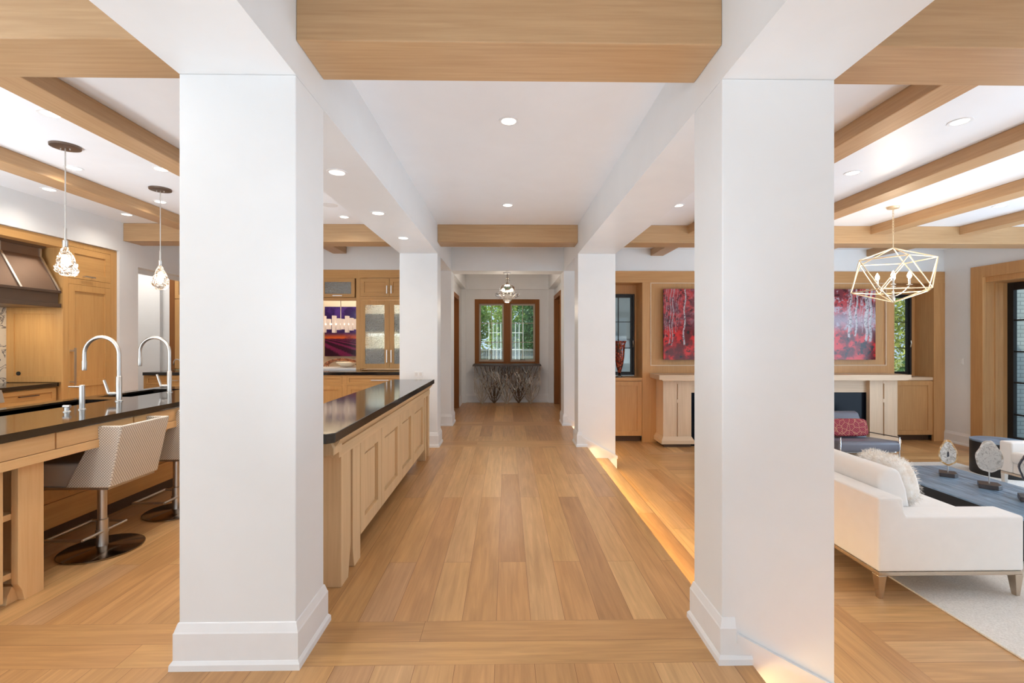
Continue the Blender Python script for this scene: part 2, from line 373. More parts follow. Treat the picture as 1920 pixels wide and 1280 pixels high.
# boxes on a cabinet face: face '-Y' (u=x), '+X' (u=y), '-X' (u=y); w is the distance out of the face
def fb(bm, face, base, u0, u1, v0, v1, w0, w1):
    if face == '-Y': return box(bm, u0, u1, base-w1, base-w0, v0, v1)
    if face == '+X': return box(bm, base+w0, base+w1, u0, u1, v0, v1)
    if face == '-X': return box(bm, base-w1, base-w0, u0, u1, v0, v1)
def shaker(face, base, u0, u1, v0, v1, rail=.06, w=.02, g=.002, glass=False):
    bm = nb(); u0 += g; u1 -= g; v0 += g; v1 -= g
    fb(bm, face, base, u0, u0+rail, v0, v1, 0, w); fb(bm, face, base, u1-rail, u1, v0, v1, 0, w)
    fb(bm, face, base, u0+rail, u1-rail, v0, v0+rail, 0, w); fb(bm, face, base, u0+rail, u1-rail, v1-rail, v1, 0, w)
    if not glass: fb(bm, face, base, u0+rail, u1-rail, v0+rail, v1-rail, 0, w*.35)
    return bm
def pull(bm, face, base, uc, vc, length, vertical=False, out=.035, t_=.011):
    h = length/2
    if vertical:
        fb(bm, face, base, uc-t_/2, uc+t_/2, vc-h, vc+h, out-.008, out)
        fb(bm, face, base, uc-t_/2, uc+t_/2, vc-h*.9, vc-h*.9+t_, 0, out-.008); fb(bm, face, base, uc-t_/2, uc+t_/2, vc+h*.9-t_, vc+h*.9, 0, out-.008)
    else:
        fb(bm, face, base, uc-h, uc+h, vc-t_/2, vc+t_/2, out-.008, out)
        fb(bm, face, base, uc-h*.9, uc-h*.9+t_, vc-t_/2, vc+t_/2, 0, out-.008); fb(bm, face, base, uc+h*.9-t_, uc+h*.9, vc-t_/2, vc+t_/2, 0, out-.008)
    return bm
BASEPROF = [(.027, 0), (.026, .024), (.018, .036), (.016, .038), (.016, .150), (.013, .156), (.004, .188), (0, .191)]
def base_loop(x0, x1, y0, y1, z=0):
    bm = nb(); rings = []
    for o_, h in BASEPROF: rings.append([bm.verts.new(p) for p in ((x0-o_, y0-o_, z+h), (x1+o_, y0-o_, z+h), (x1+o_, y1+o_, z+h), (x0-o_, y1+o_, z+h))])
    for a, b in zip(rings, rings[1:]):
        for k in range(4): bm.faces.new([a[k], a[(k+1) % 4], b[(k+1) % 4], b[k]])
    return bm
def base_run(face, base, u0, u1, z=0):
    pts = [(0, z)]+[(o_, z+h) for o_, h in BASEPROF]
    bm = nb()
    if face == '-Y': prism(bm, [(base-p[0], p[1]) for p in pts], 'X', u0, u1)
    elif face == '+X': prism(bm, [(base+p[0], p[1]) for p in pts], 'Y', u0, u1)
    else: prism(bm, [(base-p[0], p[1]) for p in pts], 'Y', u0, u1)
    return bm

# ------------------------------------------------------------------ SETTING
FL = -.29; ZC = 2.889; ZS = 2.514; ZB = 2.659
XL0, XL1, XR0, XR1 = -1.387, -.896, .931, 1.421
Y1a, Y1b, Y2a, Y2b, Y3a, Y3b = 1.988, 2.288, 6.034, 6.340, 7.538, 7.93
def floor_main():
    bm = nb(); ys = [-9.0, 1.985, 2.295, 6.05, 6.40, 7.54, 7.90, 10.6]
    mats = [0, 1, 0, 1, 0, 1, 0]
    for i, m_ in enumerate(mats):
        v = [bm.verts.new(p) for p in ((-7, ys[i], 0), (1.05, ys[i], 0), (1.05, ys[i+1], 0), (-7, ys[i+1], 0))]
        f = bm.faces.new(v); f.material_index = m_
    bmesh.ops.solidify
    box(bm, -7, 1.04, -9.0, 10.6, -.4, -.01)
    box(bm, 1.04, 1.05, -9.0, 10.6, -.145, -.0015); box(bm, 1.05, 1.3, 7.93, 10.6, -.06, 0)
    return bm
bm = floor_main()
me_o = struct('floor', bm, ['plankY', 'plankX'], 'wide oak plank floor of the corridor and kitchen with crosswise bands between the columns', 'floor')
bm = nb()
for x0, x1, y0, y1, mi in ((1.31, 2.1, -9.0, 8.1, 1), (2.1, 7.5, -9.0, 6.9, 0), (2.1, 7.5, 6.9, 8.1, 1)):
    box(bm, x0, x1, y0, y1, FL-.06, FL, mi)
struct('floor', bm, ['plankL', 'plankY'], 'sunken living room floor of oak planks two steps below the corridor', 'floor')
st = B(1.04, 1.32, -9.0, Y3b, -.4, -.147); struct('stair_step', st, 'plankY', 'long oak step running along the corridor down into the living room', 'step', .004)
bm = nb(); box(bm, -7, 7.9, -9.0, 8.1, ZC, 3.0); box(bm, -5.2, -1.12, 8.1, 9.4, ZC, 3.0); box(bm, -1.12, 1.2, 8.1, 10.7, ZC, 3.0)
struct('ceiling', bm, 'ceil', 'white plaster ceiling with recessed lights', 'ceiling')

def column(x0, x1, y0, y1, z0, label, base=True):
    o = struct('column', B(x0, x1, y0, y1, z0, ZS), 'wall', label, 'column', .004)
    return o
cL = [(Y1a, Y1b, 'near'), (Y2a, Y2b, 'second'), (Y3a, Y3b, 'third')]
for (ya, yb, wd), lab in zip(cL, ('nearest white square column on the kitchen side, in front of the serving counter', 'white column at the far end of the serving counter with an outlet on it', 'farthest left white column at the mouth of the end hall')):
    o = column(XL0, XL1, ya, yb, 0, lab)
    obj('baseboard', base_loop(XL0, XL1, ya, yb), 'trim', o, local=True)
for (ya, yb, wd), lab in zip(cL, ('nearest white square column on the living room side, standing over the steps', 'second white column on the living room side, halfway down the corridor', 'farthest right white column at the mouth of the end hall')):
    o = column(XR0, XR1, ya, yb, FL, lab)
    bm = nb(); y0, y1 = ya, yb   # baseboard wraps the corridor side, stops at the step edge, then rakes down
    XE = .985; sl = .147/.27; xe = XR1+.016
    z_at = lambda x: .085-sl*(x-1.0)
    rings = [[bm.verts.new(p) for p in ((XE, y0-o_, h), (XR0-o_, y0-o_, h), (XR0-o_, y1+o_, h), (XE, y1+o_, h))] for o_, h in BASEPROF]
    for a, b in zip(rings, rings[1:]):
        for k in range(3): bm.faces.new([a[k], a[k+1], b[k+1], b[k]])
    for k, yy in ((0, y0), (3, y1)): bm.faces.new([r_[k] for r_ in rings]+[bm.verts.new((XE, yy, 0))])
    for d_, yy in ((-1, y0), (1, y1)):
        ya_, yb_ = sorted((yy, yy+d_*.016)); yc_, yd_ = sorted((yy, yy+d_*.024))
        prism(bm, [(XE, FL), (xe, FL), (xe, z_at(xe)), (XE, z_at(XE))], 'Y', ya_, yb_)
        prism(bm, [(XE, z_at(XE)), (xe+.008, z_at(xe+.008)), (xe+.008, z_at(xe+.008)+.038), (XE, z_at(XE)+.038)], 'Y', yc_, yd_)
        prism(bm, [(yy, 0), (yy+d_*.027, 0), (yy+d_*.026, .024), (yy+d_*.018, .036), (yy, .036)], 'X', XE, 1.052)
    box(bm, XR1, XR1+.016, y0, y1, FL, z_at(XR1)+.03)
    obj('baseboard', bm, 'trim', o, local=True, label='white baseboard that rakes down with the steps')

struct('wall_header_left', B(XL0, XL1, -9.0, Y3b, ZS, ZC), 'wall', 'white plaster header running over the left row of columns', 'header')
struct('wall_header_right', B(XR0, XR1, -9.0, Y3b, ZS, ZC), 'wall', 'white plaster header running over the right row of columns', 'header')
struct('wall_header_end', B(XL1, XR0, Y3a, Y3b, ZS, ZC), 'wall', 'white header crossing the corridor before the end hall', 'header')
XWL = -4.92; XWR = 7.29; YK = 7.5; YV = 7.62
# ceiling beams, each run its own object
def beam(x0, x1, y0, y1, z0, mat, label): struct('ceiling_beam', B(x0, x1, y0, y1, z0, ZC), mat, label, 'beam', .006)
for ya, yb, w_ in ((Y1a, Y1b, 'nearest'), (Y2a, Y2b, 'far')):
    beam(XWL-.0, XL0, ya, yb, ZB, 'beamX', '%s deep oak cross beam over the kitchen' % w_)
    beam(XL1, XR0, ya, yb, ZB, 'beamX', '%s deep oak cross beam over the corridor' % w_)
    beam(XR1, XWR, ya, yb, ZB, 'beamX', '%s deep oak cross beam over the living room' % w_)
ordn = ('closest to the corridor', 'second out from the corridor', 'third out from the corridor', 'nearest the terrace wall')
for i, (a, b) in enumerate(((-2.786, -2.57), (-4.14, -3.92))):
    for ya, yb, w_ in ((Y1b, Y2a, 'long'), (Y2b, YK, 'short far')):
        beam(a, b, ya, yb, 2.777, 'beamY', '%s slim oak beam on the kitchen ceiling, %s' % (w_, ('on the corridor side', 'over the range side')[i]))
for i, (a, b) in enumerate(((2.375, 2.585), (3.58, 3.80), (4.79, 5.01), (5.98, 6.19))):
    for ya, yb, w_ in ((Y1b, Y2a, 'long'), (Y2b, YV, 'short far')):
        beam(a, b, ya, yb, 2.777, 'beamY', '%s slim oak beam on the living room ceiling, %s' % (w_, ordn[i]))
# left kitchen wall: header, pier, recess back
bm = nb(); box(bm, XWL-.2, XWL, -.5, 5.975, 2.519, ZC); box(bm, -5.95, XWL, 5.975, 6.276, 0, ZC); box(bm, -5.75, -5.58, -.5, 5.975, 0, ZC); box(bm, -5.75, XWL, -.62, -.5, 0, ZC); box(bm, XWL-.2, XWL, -9.0, -.6, 0, ZC)
struct('wall_left', bm, 'wall', 'white plaster wall with the recess that holds the range and refrigerator', 'wall')
bm = nb(); box(bm, -5.06, XWL, 6.276, YK, 2.36, ZC); box(bm, -5.075, -5.04, 6.276, YK, 2.30, 2.42)
struct('wall_header_passage', bm, 'wall', 'white header over the passage beyond the kitchen wall', 'header')
bm = nb(); box(bm, -6.4, -5.385, YK, YK+.12, 0, ZC); box(bm, -6.4, -6.28, 6.276, YK, 0, ZC); box(bm, -5.55, -5.50, YK-.05, YK, 0, 2.36); box(bm, -5.95, -5.9, 6.276, 6.5, 0, 2.36)
box(bm, -5.385, -1.387, YK, 7.62, 2.519, ZC)
box(bm, -1.50, -1.387, YK, 7.62, 0, 2.519)
struct('wall_back_kitchen', bm, 'wall', 'white wall above the built-in cabinets at the back of the kitchen', 'wall')
# living room walls
bm = nb(); box(bm, XR1, XWR+.7, YV, YV+.45, 2.525, ZC); box(bm, XR1-.02, 1.30, YV, YV+.45, FL, 2.525)
box(bm, 1.06, 1.30, Y3b, YV+.45, FL, ZC)
box(bm, 1.30, 7.3, YV+.345, YV+.45, FL, .78); box(bm, 1.30, 1.56, YV+.345, YV+.45, .78, 2.525); box(bm, 2.24, 6.43, YV+.345, YV+.45, .78, 2.525); box(bm, 1.56, 7.3, YV+.345, YV+.45, 2.34, 2.525)
struct('wall_back_living', bm, 'wall', 'white wall above the oak fireplace panelling', 'wall')
bm = nb(); box(bm, XWR, XWR+.5, 7.15, YV+.45, FL, ZC); box(bm, XWR, XWR+.5, -9.0, 7.15, 2.52, ZC); box(bm, XWR, XWR+.5, -9.0, 1.1, FL, 2.52)
struct('wall_right', bm, 'wall', 'white outer wall of the living room beside the terrace doors', 'wall')
struct('baseboard_right', base_run('-X', XWR, 7.15, YV, FL), 'trim', 'white baseboard between the oak panelling and the terrace door', 'baseboard')
# rear wall behind the camera with wide window openings
bm = nb(); box(bm, -7, 8, -9.12, -9.0, 2.6, ZC)
for a, b in ((-7, -4.7), (-1.6, -.9), (.9, 1.9), (6.5, 8)): box(bm, a, b, -9.12, -9.0, FL, 2.6)
struct('wall_rear', bm, 'wall', 'white wall behind the viewpoint with wide window openings', 'wall')
# end hall
bm = nb(); box(bm, -1.12, -1.0, Y3b, 8.45, 0, ZC); box(bm, -1.12, -1.0, 9.62, 10.5, 0, ZC); box(bm, -1.12, -1.0, 8.45, 9.62, 2.30, ZC)
box(bm, -1.0, -.90, 10.28, 10.37, 0, 2.52); box(bm, -1.0, -.90, Y3b, 10.37, 2.517, ZC)
struct('wall_hall_left', bm, 'wall', 'left white wall of the end hall with a doorway', 'wall')
bm = nb(); box(bm, 1.06, 1.18, Y3b, 8.95, 0, ZC); box(bm, 1.06, 1.18, 10.2, 10.5, 0, ZC); box(bm, 1.06, 1.18, 8.95, 10.2, 2.36, ZC)
box(bm, .93, 1.06, 10.28, 10.37, 0, 2.52); box(bm, .93, 1.06, Y3b, 10.37, 2.517, ZC)
struct('wall_hall_right', bm, 'wall', 'right white wall of the end hall with a doorway', 'wall')
bm = nb(); wx0, wx1, wz0, wz1 = -.71, .735, .86, 2.30
box(bm, -1.12, wx0, 10.37, 10.6, 0, ZC); box(bm, wx1, 1.18, 10.37, 10.6, 0, ZC); box(bm, wx0, wx1, 10.37, 10.6, 0, wz0); box(bm, wx0, wx1, 10.37, 10.6, wz1, ZC)
box(bm, -.90, .93, 10.30, 10.37, 2.517, ZC)
struct('wall_end', bm, 'wall', 'white end wall of the hall around the twin window', 'wall')
struct('baseboard_end', base_run('-Y', 10.37, -.90, .93), 'trim', 'white baseboard under the hall window', 'baseboard')
bm = nb(); prism(bm, [(-1.0, 0), (-.974, 0), (-.984, .038), (-.984, .15), (-1.0, .19)], 'Y', 9.70, 10.28); struct('baseboard_hall_left', bm, 'trim', 'white baseboard on the left wall of the end hall', 'baseboard')
bm = nb(); prism(bm, [(1.06, 0), (1.034, 0), (1.044, .038), (1.044, .15), (1.06, .19)], 'Y', 10.22, 10.28); struct('baseboard_hall_right', bm, 'trim', 'white baseboard on the right wall of the end hall', 'baseboard')
# door casings of the hall (oak)
def hall_door(name, xw, s, y0, y1, z1, label):
    bm = nb(); c = .09
    for a, b in ((y0-.0, y0+c), (y1-c, y1)): box(bm, *sorted((xw+s*.02, xw-s*.13)), a, b, 0, z1)
    box(bm, *sorted((xw+s*.02, xw-s*.13)), y0+c, y1-c, z1-.09, z1)
    o = struct(name, bm, 'winZ', label, 'door', .003)
    bm = shaker('+X' if s > 0 else '-X', xw-s*.11, y0+c, y1-c, .01, z1-.09, .11, .03)
    obj('door_leaf', bm, 'winZ', o, .0, local=True)
hall_door('door_1', -1.0, 1, 8.45, 9.62, 2.30, 'oak doorway on the left side of the end hall')
hall_door('door_2', 1.06, -1, 8.95, 10.2, 2.36, 'oak doorway on the right side of the end hall')
# hall window
def casement(name, parent_label, x0, x1, y, z0, z1, n, frame_mat, sash_mat, fw=.085, cols=2, rows=3, mid=.11, mull=.012, depth=.16, sash=.035):
    bm = nb(); box(bm, x0, x0+fw, y, y+depth, z0, z1); box(bm, x1-fw, x1, y, y+depth, z0, z1)
    box(bm, x0+fw, x1-fw, y, y+depth, z1-fw, z1); box(bm, x0+fw, x1-fw, y, y+depth, z0, z0+fw*.5)
    xs = [x0+fw]
    if n == 2:
        xm = (x0+x1)/2; box(bm, xm-mid/2, xm+mid/2, y, y+depth, z0+fw*.5, z1-fw); spans = ((x0+fw, xm-mid/2), (xm+mid/2, x1-fw))
    else: spans = ((x0+fw, x1-fw),)
    o = struct(name, bm, frame_mat, parent_label, 'window', .003)
    for a, b in spans:
        lo, hi = z0+fw*.5, z1-fw; bm = nb(); yy = y+depth*.55
        box(bm, a, a+sash, yy, yy+.04, lo, hi); box(bm, b-sash, b, yy, yy+.04, lo, hi); box(bm, a+sash, b-sash, yy, yy+.04, lo, lo+sash*1.3); box(bm, a+sash, b-sash, yy, yy+.04, hi-sash, hi)
        for i in range(1, cols): xx = a+(b-a)*i/cols; box(bm, xx-mull/2, xx+mull/2, yy+.004, yy+.03, lo+sash, hi-sash)
        for i in range(1, rows): zz = lo+(hi-lo)*i/rows; box(bm, a+sash, b-sash, yy+.006, yy+.028, zz-mull/2, zz+mull/2)
        s = obj('sash', bm, sash_mat, o, local=True)
        obj('pane', B(a+sash*.5, b-sash*.5, yy+.018, yy+.022, lo+.01, hi-.01), 'pane', s, local=True)
    return o
M['sashpale'] = flat('pale_sash_paint', (196, 182, 164), .4)
o = casement('window_1', 'twin oak-framed casement window at the end of the hall looking onto trees', wx0, wx1, 10.355, wz0, wz1, 2, 'winZ', 'sashpale', .095, 2, 3, .15, .012, .2)
for xc in (-.33, .36):
    obj('latch', tube(nb(), [(xc-.06, 10.45, .94), (xc, 10.44, .955), (xc+.06, 10.45, .94)], .006, 6), 'pewter2', o, local=True)

# ------------------------------------------------------------------ recessed lights
area('passage_fill', (-5.7, 6.9, 2.7), (0, 0, 0), .5, .6, 9, (1, .93, .85))  # added unseen lamp that brightens the passage
def downlight(x, y, z, label, group, r=.068, power=19):
    t_ = thing('recessed_light', label, 'downlight', (x, y, z), group)
    bm = nb(); n = 32
    prof = [(r*.72, .0), (r*.76, -.004), (r, -.004), (r*1.02, -.001), (r*1.02, 0)]
    rings = [[bm.verts.new((a*math.cos(2*PI*k/n), a*math.sin(2*PI*k/n), h)) for k in range(n)] for a, h in prof]
    for a, b in zip(rings, rings[1:]):
        for k in range(n): bm.faces.new([a[k], a[(k+1) % n], b[(k+1) % n], b[k]])
    obj('trim_ring', bm, 'trim', t_, local=True)
    bm = nb(); bm.faces.new([bm.verts.new((r*.73*math.cos(2*PI*k/n), r*.73*math.sin(2*PI*k/n), -.0015)) for k in range(n)])
    obj('lens', bm, 'can', t_, local=True)
    if power:
        l = bpy.data.lights.new('downlight_beam', 'SPOT'); l.energy = power; l.spot_size = math.radians(150); l.spot_blend = 1.0; l.shadow_soft_size = .05; l.color = (1, .90, .78)
        lo = bpy.data.objects.new('downlight_beam', l); COL.objects.link(lo); lo.location = (x, y, z-.02)
kp = [(-3.03, 3.13, 'nearest the front cross beam'), (-3.78, 4.114, 'beside the nearer crystal pendant'), (-3.76, 5.10, 'beyond the farther crystal pendant'), (-3.036, 4.127, 'between the two pendants on the corridor side'), (-4.56, 4.70, 'over the range worktop, nearer one'), (-4.54, 5.62, 'over the refrigerator'), (-1.98, 5.69, 'near the far kitchen beam beside the header')]
for x, y, s in kp: downlight(x, y, ZC, 'added round recessed fill light in the kitchen ceiling, '+s, 'kitchen ceiling downlights')
for x, y, s in ((-2.1, 3.13, 'hidden behind the nearest left column'), (-2.1, 4.13, 'farther one behind the nearest left column'), (-2.1, 1.25, 'before the front cross beam'), (-2.1, .1, 'beside the viewpoint')): downlight(x, y, ZC, 'added round recessed fill light in the kitchen ceiling, '+s, 'kitchen ceiling downlights', power=38)  # unseen downlights added to brighten the kitchen floor and island
for (x, y), s in zip(((-1.14, 3.139), (-1.14, 4.14), (-1.14, 5.14)), ('nearest of three', 'middle of three', 'farthest of three')): downlight(x, y, ZS, 'round recessed light in the left header soffit, '+s, 'header soffit downlights')
for (x, y), s in zip(((.015, 3.185), (.013, 5.166)), ('nearer one', 'farther one')): downlight(x, y, ZC, 'round recessed light in the corridor ceiling, '+s, 'corridor downlights')
for (x, y), s in zip(((3.12, 3.144), (3.111, 4.121), (1.917, 5.146), (5.526, 5.11)), ('nearest at top right', 'second, behind the right column edge', 'beside the right header', 'farthest, toward the terrace wall')): downlight(x, y, ZC, 'round recessed light in the living room ceiling, '+s, 'living room downlights')
t_ = thing('ceiling_speaker', 'flat white round speaker grille in the kitchen ceiling beside the header', 'speaker', (-1.966, 5.187, ZC))
obj('grille', lathe(nb(), [(.085, -.004), (.085, 0)], (0, 0, 0), 28), 'vent', t_, local=True); obj('rim', lathe(nb(), [(.10, -.002), (.10, 0)], (0, 0, 0), 28), 'trim', t_, local=True)
# warm strip under the corridor edge and first step, lighting the treads
for yc, ln in ((4.16, 3.6), (.2, 3.4), (6.95, 1.1)):
    area('step_strip', (1.056, yc, -.02), (0, math.radians(-28), 0), .012, ln, 2.6*ln, (1, .74, .34))
    area('step_strip', (1.326, yc, -.165), (0, math.radians(-28), 0), .012, ln, 2.0*ln, (1, .74, .34))

# ------------------------------------------------------------------ SERVING COUNTER (corridor)
t_ = thing('serving_counter', 'long pale oak panelled counter with black stone top between the two left columns', 'counter', (-1.15, 4.1, 0))
XF = -.93
obj('countertop', prism(nb(), [(-1.37, 2.34), (-.905, 2.34), (-.871, 2.374), (-.871, 5.62), (-1.37, 5.62)], 'Z', .864, .914), 'granite', t_, bevel=.003, label='polished black granite top')
bm = nb(); prism(bm, [(-1.33, .80), (XF, .80), (XF+.006, .806), (XF+.03, .835), (XF+.045, .864), (-1.33, .864)], 'Y', 2.50, 5.60)
prism(bm, [(-1.33, .740), (XF+.012, .740), (XF+.012, .80), (-1.33, .80)], 'Y', 2.56, 5.56)
obj('crown_rail', bm, 'paleY', t_)
obj('end_cap', prism(nb(), [(-1.33, .775), (-.915, .775), (-.915, .81), (-.93, .84), (-.95, .852), (-1.33, .852)], 'Y', 2.47, 2.60), 'paleZ', t_, bevel=.002)
ys = [2.98, 3.477, 4.078, 4.638, 5.278]
for a, b in zip(ys, ys[1:]):
    p = obj('side_panel', shaker('+X', XF-.042, a, b, .14, .74, .085, .040, .004), 'paleZ', t_, bevel=.002)
for a, b in zip(ys, ys[1:]): obj('raised_field', B(XF-.030, XF-.018, a+.115, b-.115, .255, .625), 'paleZ', t_, bevel=.006)
obj('carcass', B(-1.30, XF-.042, 2.98, 5.278, .14, .74), 'paleZ', t_)
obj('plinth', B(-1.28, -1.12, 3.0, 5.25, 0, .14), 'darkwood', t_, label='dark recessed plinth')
def cleg(y0, y1, far=False):
    bm = nb(); w = .10
    s = 1 if not far else -1
    pts = [(y0, 0), (y1-.045, 0), (y1-.03, .06), (y1, .18), (y1, .745), (y0, .745)] if not far else [(y0+.045, 0), (y1, 0), (y1, .745), (y0, .745), (y0, .18), (y0+.03, .06)]
    prism(bm, pts, 'X', XF-w, XF+.004); return bm
obj('leg', cleg(2.616, 2.775), 'paleZ', t_, bevel=.003)
obj('leg', prism(nb(), [(2.86, 0), (2.975, 0), (2.975, .745), (2.83, .745), (2.83, .12)], 'X', XF-.06, XF-.002), 'paleZ', t_, bevel=.003)
obj('leg', cleg(5.29, 5.36, True), 'paleZ', t_, bevel=.003); obj('leg', cleg(5.49, 5.58, True), 'paleZ', t_, bevel=.003)
obj('leg', B(-1.33, -1.24, 2.62, 2.76, 0, .745), 'paleZ', t_, bevel=.003); obj('leg', B(-1.33, -1.24, 5.44, 5.56, 0, .745), 'paleZ', t_, bevel=.003)
obj('end_panel', B(-1.32, -1.02, 2.63, 2.67, .12, .78), 'paleZ', t_, bevel=.002)
t_ = thing('wall_outlet', 'white double outlet plate on the column above the serving counter', 'outlet', (-1.139, Y2a, .948))
obj('plate', B(-1.197, -1.081, Y2a-.007, Y2a, .912, .984), 'plate', t_, bevel=.002)
for dx in (-.028, .028): obj('socket', B(-1.139+dx-.017, -1.139+dx+.017, Y2a-.010, Y2a-.006, .928, .968), 'vent', t_, bevel=.001)

# ------------------------------------------------------------------ ISLAND
t_ = thing('kitchen_island', 'long oak kitchen island with black granite top, two sinks and open end shelves', 'kitchen island', (-3.0, 3.3, 0))
IX0, IX1 = -3.52, -2.51
bm = nb()
sy = ((2.55, 3.75), (3.92, 4.55)); sx0, sx1 = -3.42, -3.13
box(bm, sx1, IX1, .9, 4.78, .872, .914); box(bm, IX0, sx0, .9, 4.78, .872, .914)
for a, b in ((.9, 2.55), (3.75, 3.92), (4.55, 4.78)): box(bm, sx0, sx1, a, b, .872, .914)
obj('countertop', bm, 'granite', t_, label='polished black granite top')
for a, b in sy:
    bm = nb(); box(bm, sx0, sx1, a, b, .70, .71); box(bm, sx0-.01, sx0, a, b, .70, .90); box(bm, sx1, sx1+.01, a, b, .70, .872); box(bm, sx0, sx1, a-.01, a, .70, .872); box(bm, sx0, sx1, b, b+.01, .70, .872)
    obj('sink', bm, 'black', t_, label='black undermount sink basin')
XA = -2.545
obj('apron', B(XA-.03, XA, .95, 4.74, .735, .872), 'isY', t_)
for a, b in ((1.45, 2.05), (2.06, 2.645), (2.652, 3.19), (3.197, 3.76), (3.767, 4.33)):
    obj('drawer_front', B(XA, XA+.012, a+.002, b-.002, .775, .866), 'isY', t_, bevel=.001)
obj('apron_rail', B(XA-.02, XA+.016, .95, 4.74, .722, .772), 'isY', t_, bevel=.002)
obj('back_panel', B(-3.16, -3.13, 2.66, 4.74, .12, .872), 'kitY', t_)
for a, b in ((2.68, 3.35), (3.35, 4.02), (4.02, 4.7)): obj('panel_door', shaker('+X', -3.13, a, b, .30, .86, .07, .018), 'kitZ', t_)
obj('carcass', B(-3.50, -3.43, .95, 4.74, .10, .872), 'kitY', t_)
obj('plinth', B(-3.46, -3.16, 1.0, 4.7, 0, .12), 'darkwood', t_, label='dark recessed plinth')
obj('skirting', B(-3.13, -3.115, 2.66, 4.72, .10, .27), 'kitY', t_)
# end post and open shelf bay towards the room
obj('leg', prism(nb(), [(2.52, 0), (2.621, 0), (2.621, .735), (2.485, .735), (2.485, .10), (2.505, .06)], 'X', -2.61, XA-.027), 'isZ', t_, bevel=.002)
obj('leg_foot', prism(nb(), [(2.46, 0), (2.60, 0), (2.60, .085), (2.49, .085), (2.47, .05)], 'X', -2.70, -2.61), 'isZ', t_, bevel=.002)
obj('shelf_back', B(-3.12, -2.96, 1.6, 2.60, .13, .735), 'isZ', t_)
obj('shelf_side', B(-2.96, -2.61, 2.52, 2.60, .085, .735), 'isZ', t_)
for z in (.13, .44): obj('shelf', B(-2.96, -2.61, 1.66, 2.52, z, z+.032), 'isY', t_, bevel=.002)
obj('shelf_upright', B(-2.61, -2.572, 2.20, 2.412, .04, .735), 'isZ', t_, bevel=.002)
obj('shelf_upright', B(-2.96, -2.61, 2.20, 2.24, .13, .735), 'isZ', t_, bevel=.002)

def faucet(x, y, label, R_=.132, zt=1.41):
    t_ = thing('kitchen_faucet', label, 'faucet', (x, y, .914), 'island gooseneck faucets')
    z0 = .914; zc = zt-R_-z0; pts = [(0, 0, .0), (0, 0, zc*.5)]
    for k in range(0, 21): a = PI*k/20; pts.append((-R_+R_*math.cos(a), 0, zc+R_*math.sin(a)))
    pts += [(-2*R_, 0, zc-.05), (-2*R_, 0, zc-.07)]
    obj('spout', tube(nb(), pts, .0135, 14), 'nickel', t_, smooth=True, local=True, auto=50)
    obj('spray_head', lathe(nb(), [(.014, 0), (.016, .01), (.016, .07), (.0145, .075)], (-2*R_, 0, zc-.125), 18), 'nickel', t_, smooth=True, local=True, auto=40)
    obj('body', lathe(nb(), [(.026, 0), (.026, .006), (.019, .01), (.019, .19), (.016, .195)], (0, 0, 0), 24), 'nickel', t_, smooth=True, local=True, auto=40)
    obj('handle', tube(nb(), [(0, 0, .06), (-.035, -.02, .06), (-.052, -.028, .062)], .014, 12), 'nickel', t_, smooth=True, local=True, auto=40)
    obj('lever', hexa(nb(), [(-.058, -.04, .06), (-.044, -.04, .06), (-.044, -.022, .06), (-.058, -.022, .06)], [(-.092, -.04, .165), (-.083, -.04, .168), (-.083, -.022, .168), (-.092, -.022, .165)]), 'nickel', t_, local=True, bevel=.002)
faucet(-3.0, 3.64, 'nearer brushed nickel gooseneck faucet on the black island top')
faucet(-3.045, 4.24, 'farther brushed nickel gooseneck faucet on the black island top')
t_ = thing('soap_dispenser', 'slim nickel soap dispenser standing on the island beside the nearer faucet', 'soap dispenser', (-2.885, 3.2, .914))
obj('body', lathe(nb(), [(.021, 0), (.021, .005), (.0155, .008), (.0155, .165), (.012, .168)], (0, 0, 0), 20), 'nickel', t_, smooth=True, local=True, auto=40)
obj('spout', tube(nb(), [(0, 0, .155), (-.09, 0, .156)], .0045, 8), 'nickel', t_, local=True)
t_ = thing('air_switch', 'short nickel button standing on the island in front of the soap dispenser', 'button', (-2.893, 3.10, .914))
obj('base', lathe(nb(), [(.02, 0), (.02, .004), (.014, .008), (.014, .03)], (0, 0, 0), 18), 'nickel', t_, smooth=True, local=True, auto=40)
obj('cap', tube(nb(), [(-.022, 0, .036), (.022, 0, .036)], .010, 10), 'nickel', t_, local=True)

